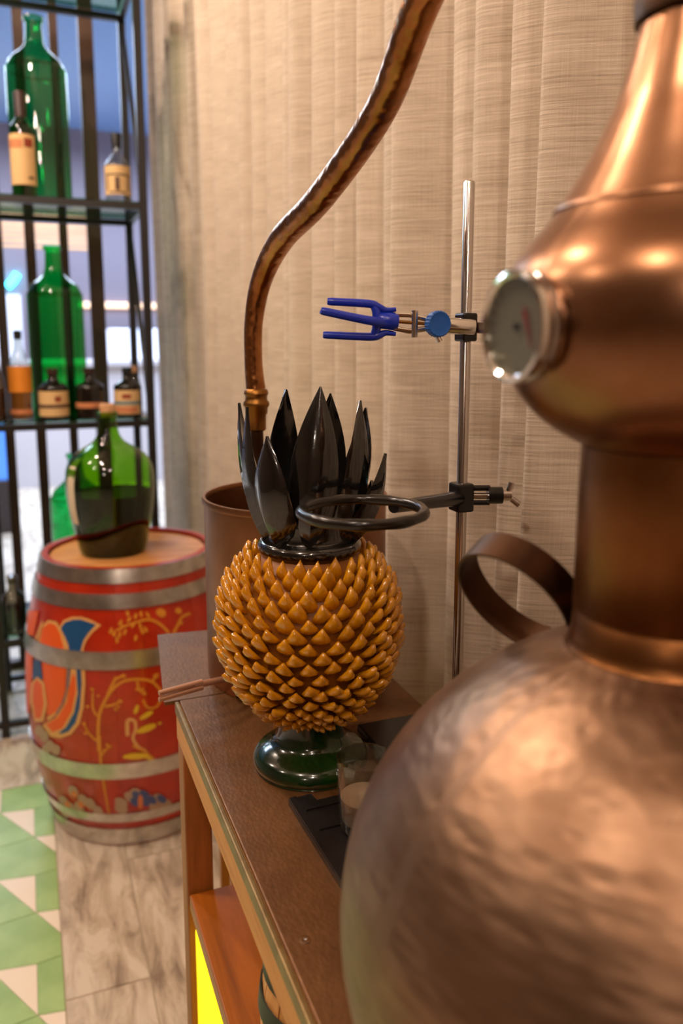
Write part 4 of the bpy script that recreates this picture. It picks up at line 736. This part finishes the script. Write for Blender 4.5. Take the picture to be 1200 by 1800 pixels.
# clear bottle with black stopper and moth-like label
x, y = .300, 2.70
b = lathe_bottle('clear_bottle', 'clear glass bottle with black stopper and tan label, right end of upper shelf', x, y, Z1, [(0, .003), (.036, 0), (.039, .004), (.039, .105), (.034, .123), (.020, .140), (.0145, .152), (.014, .178)], 'clear_glass')
b.part('stopper', Geo().lathe([(.0, .166), (.015, .168), (.018, .208), (.017, .211), (0, .211)], (x, y, Z1), 24), 'stopper')
l_ = band_label(b, 'paper_label', x, y, Z1 + .022, Z1 + .110, .039, 'label_tan', 185, 340)
for a0, a1, z0, z1_ in ((205, 320, .080, .085), (252, 272, .035, .075), (208, 216, .035, .08), (310, 318, .035, .08), (225, 300, .028, .032)):
    band_label(b, 'print_mark', x, y, Z1 + z0, Z1 + z1_, .0398, 'ink_dark', a0, a1, l_, seg=6)
# amber bottle
x, y = -.022, 2.68
b = lathe_bottle('amber_bottle', 'slim clear bottle of amber spirit with orange label on the middle shelf', x, y, Z2, [(0, .003), (.031, 0), (.0335, .004), (.0335, .155), (.030, .175), (.017, .205), (.0125, .225), (.012, .25)], 'clear_glass')
b.part('spirit', Geo().lathe([(0, .004), (.030, .004), (.031, .153), (.0, .153)], (x, y, Z2), 24), 'amber_liquid')
b.part('stopper', Geo().lathe([(0, .246), (.012, .248), (.0125, .274), (0, .276)], (x, y, Z2), 20), 'stopper')
band_label(b, 'orange_label', x, y, Z2 + .086, Z2 + .166, .0337, 'orange_label', 160, 350)
band_label(b, 'lower_label', x, y, Z2 + .018, Z2 + .034, .0337, 'ink_orange', 180, 330)
b = lathe_bottle('brown_bottle', 'brown liqueur bottle at the far left of the middle shelf', -.105, 2.68, Z2, [(0, .003), (.036, 0), (.039, .004), (.039, .10), (.034, .135), (.022, .165), (.0165, .185), (.016, .26)], 'smoke_glass')
b.part('liqueur', Geo().lathe([(0, .004), (.036, .004), (.036, .10), (0, .10)], (-.105, 2.68, Z2), 24), 'amber_liquid')
b.part('capsule', Geo().lathe([(.0168, .16), (.019, .26), (.0, .263)], (-.105, 2.68, Z2), 20), 'cap_maroon')
# three squat dark bottles with cream labels
for x, kind, lab in ((.0735, 0, 'squat dark bottle with wide tan label, left of the three'), (.183, 1, 'squat dark bottle with narrow orange label between two others'), (.301, 2, 'squat dark bottle with cream and blue label, right end of middle shelf')):
    y = 2.675
    b = lathe_bottle('squat_bottle', lab, x, y, Z2, [(0, .003), (.041, 0), (.0445, .005), (.0445, .088), (.041, .103), (.025, .116), (.016, .124), (.0145, .142)], 'dark_glass', 'squat dark bottles on the middle shelf')
    b.part('stopper', Geo().lathe([(.0, .138), (.0158, .139), (.0165, .158), (.0, .160)], (x, y, Z2), 20), ['cap_maroon', 'cap_maroon', 'stopper'][kind])
    if kind == 0:
        l_ = band_label(b, 'paper_label', x, y, Z2 + .010, Z2 + .088, .0445, 'label_tan', 180, 345); band_label(b, 'print_band', x, y, Z2 + .036, Z2 + .047, .0453, 'ink_dark', 182, 343, l_); band_label(b, 'print_mark', x, y, Z2 + .055, Z2 + .072, .0453, 'ink_red', 272, 295, l_)
    elif kind == 1:
        band_label(b, 'paper_label', x, y, Z2 + .033, Z2 + .050, .0445, 'ink_orange', 185, 335)
    else:
        l_ = band_label(b, 'paper_label', x, y, Z2 + .010, Z2 + .086, .0445, 'label_tan', 190, 320); band_label(b, 'print_band', x, y, Z2 + .040, Z2 + .051, .0453, 'ink_blue', 192, 318, l_); band_label(b, 'print_mark', x, y, Z2 + .014, Z2 + .034, .0453, 'ink_orange', 200, 300, l_); band_label(b, 'print_mark', x, y, Z2 + .060, Z2 + .074, .0453, 'ink_red', 240, 275, l_)
b = lathe_bottle('vial', 'small olive glass vial with cork beside the rightmost squat bottle', .338, 2.80, Z2, [(0, .003), (.018, 0), (.020, .004), (.020, .10), (.012, .125), (.010, .14)], 'smoke_glass')
b.part('cork', Geo().lathe([(0, .136), (.0105, .137), (.012, .158), (0, .16)], (.338, 2.80, Z2), 16), 'cork')
b = lathe_bottle('flask', 'small smoky glass bottle with stopper on the lowest shelf', -.083, 2.68, Z3, [(0, .003), (.034, 0), (.037, .004), (.037, .098), (.032, .118), (.019, .132), (.0145, .142), (.014, .165)], 'smoke_glass')
b.part('stopper', Geo().lathe([(0, .158), (.016, .160), (.017, .182), (0, .184)], (-.083, 2.68, Z3), 20), 'smoke_glass')

# ------------------------------------------------------------------ the dining room beyond
M['bg_white'] = glow('lit_white_panel', lin(222, 230, 250), .9)
M['bg_teal'] = glow('teal_neon', lin(70, 220, 250), 6)
M['bg_screen'] = glow('blue_screen', lin(80, 140, 240), .9)
M['bg_wood'] = wood('canopy_wood', lin(190, 140, 90), lin(214, 166, 114), lin(226, 182, 134), 0, 8, .6)
M['bg_counter'] = plain('pale_counter', lin(206, 200, 204), .4)
M['bg_dark'] = plain('dark_stool', lin(70, 62, 66), .6)
M['bg_led'] = glow('warm_led_strip', lin(255, 214, 176), 1.6)
k = Builder('bar_canopy', 'hanging canopy of pale wood boards over the far bar', 'canopy', (.30, 7.6, 2.0))
for i in range(9): k.part('board', Geo().box(-.75, .60, 7.3 + i * .09, 7.37 + i * .09, 2.02 + i * .055, 2.04 + i * .055), 'bg_wood', smooth=False)
k.part('frame', Geo().box(-.78, -.752, 7.28, 8.1, 2.0, 2.5), 'bg_counter', smooth=False); k.part('frame', Geo().box(.602, .63, 7.28, 8.1, 2.0, 2.5), 'bg_counter', smooth=False)
k = Builder('bar_counter', 'pale bar counter with back panel in the far room', 'counter', (.5, 7.5, 0))
k.part('worktop', Geo().box(-.9, 1.6, 7.2, 7.8, 1.04, 1.09), 'bg_counter', smooth=False, bevel=.008); k.part('front_panel', Geo().box(-.86, 1.56, 7.26, 7.74, 0, 1.0398), 'bg_counter', smooth=False)
single('display_case', Geo().box(.70, 1.25, 7.40, 7.75, 1.0905, 1.36), 'bg_white', 'bright white lit display case standing on the far counter', 'display case', loc=(.95, 7.5, 1.0905), smooth=False, bevel=.01)
single('window_panel', Geo().box(-.42, -.02, 8.94, 9.0, .95, 1.72), 'bg_white', 'bright white window panel on the far wall at left', 'window', loc=(-.2, 8.93, .95), smooth=False, bevel=.01)
single('neon_sign', Geo().tube([(-.14, 8.964, 1.80), (-.08, 8.964, 1.86), (-.04, 8.964, 1.93)], .036, 10).tube([(-.29, 8.964, 1.82), (-.24, 8.964, 1.84)], .036, 10), 'bg_teal', 'glowing teal neon strokes above the white window', 'neon sign', loc=(-.2, 8.964, 1.73))
single('led_strip', Geo().box(.55, 1.9, 8.95, 9.0, 1.60, 1.66), 'bg_led', 'warm glowing light strip along the far wall', 'light strip', loc=(1.2, 8.96, 1.6), smooth=False, bevel=.01)
k = Builder('blue_display', 'tall glowing blue display panel left of the slats', 'screen', (-.235, 5.62, 0))
k.part('screen', Geo().box(-.34, -.13, 5.60, 5.64, .3505, .95), 'bg_screen', smooth=False, bevel=.006)
k.part('plinth', Geo().box(-.33, -.14, 5.57, 5.67, 0, .35), 'bg_dark', smooth=False, bevel=.006)
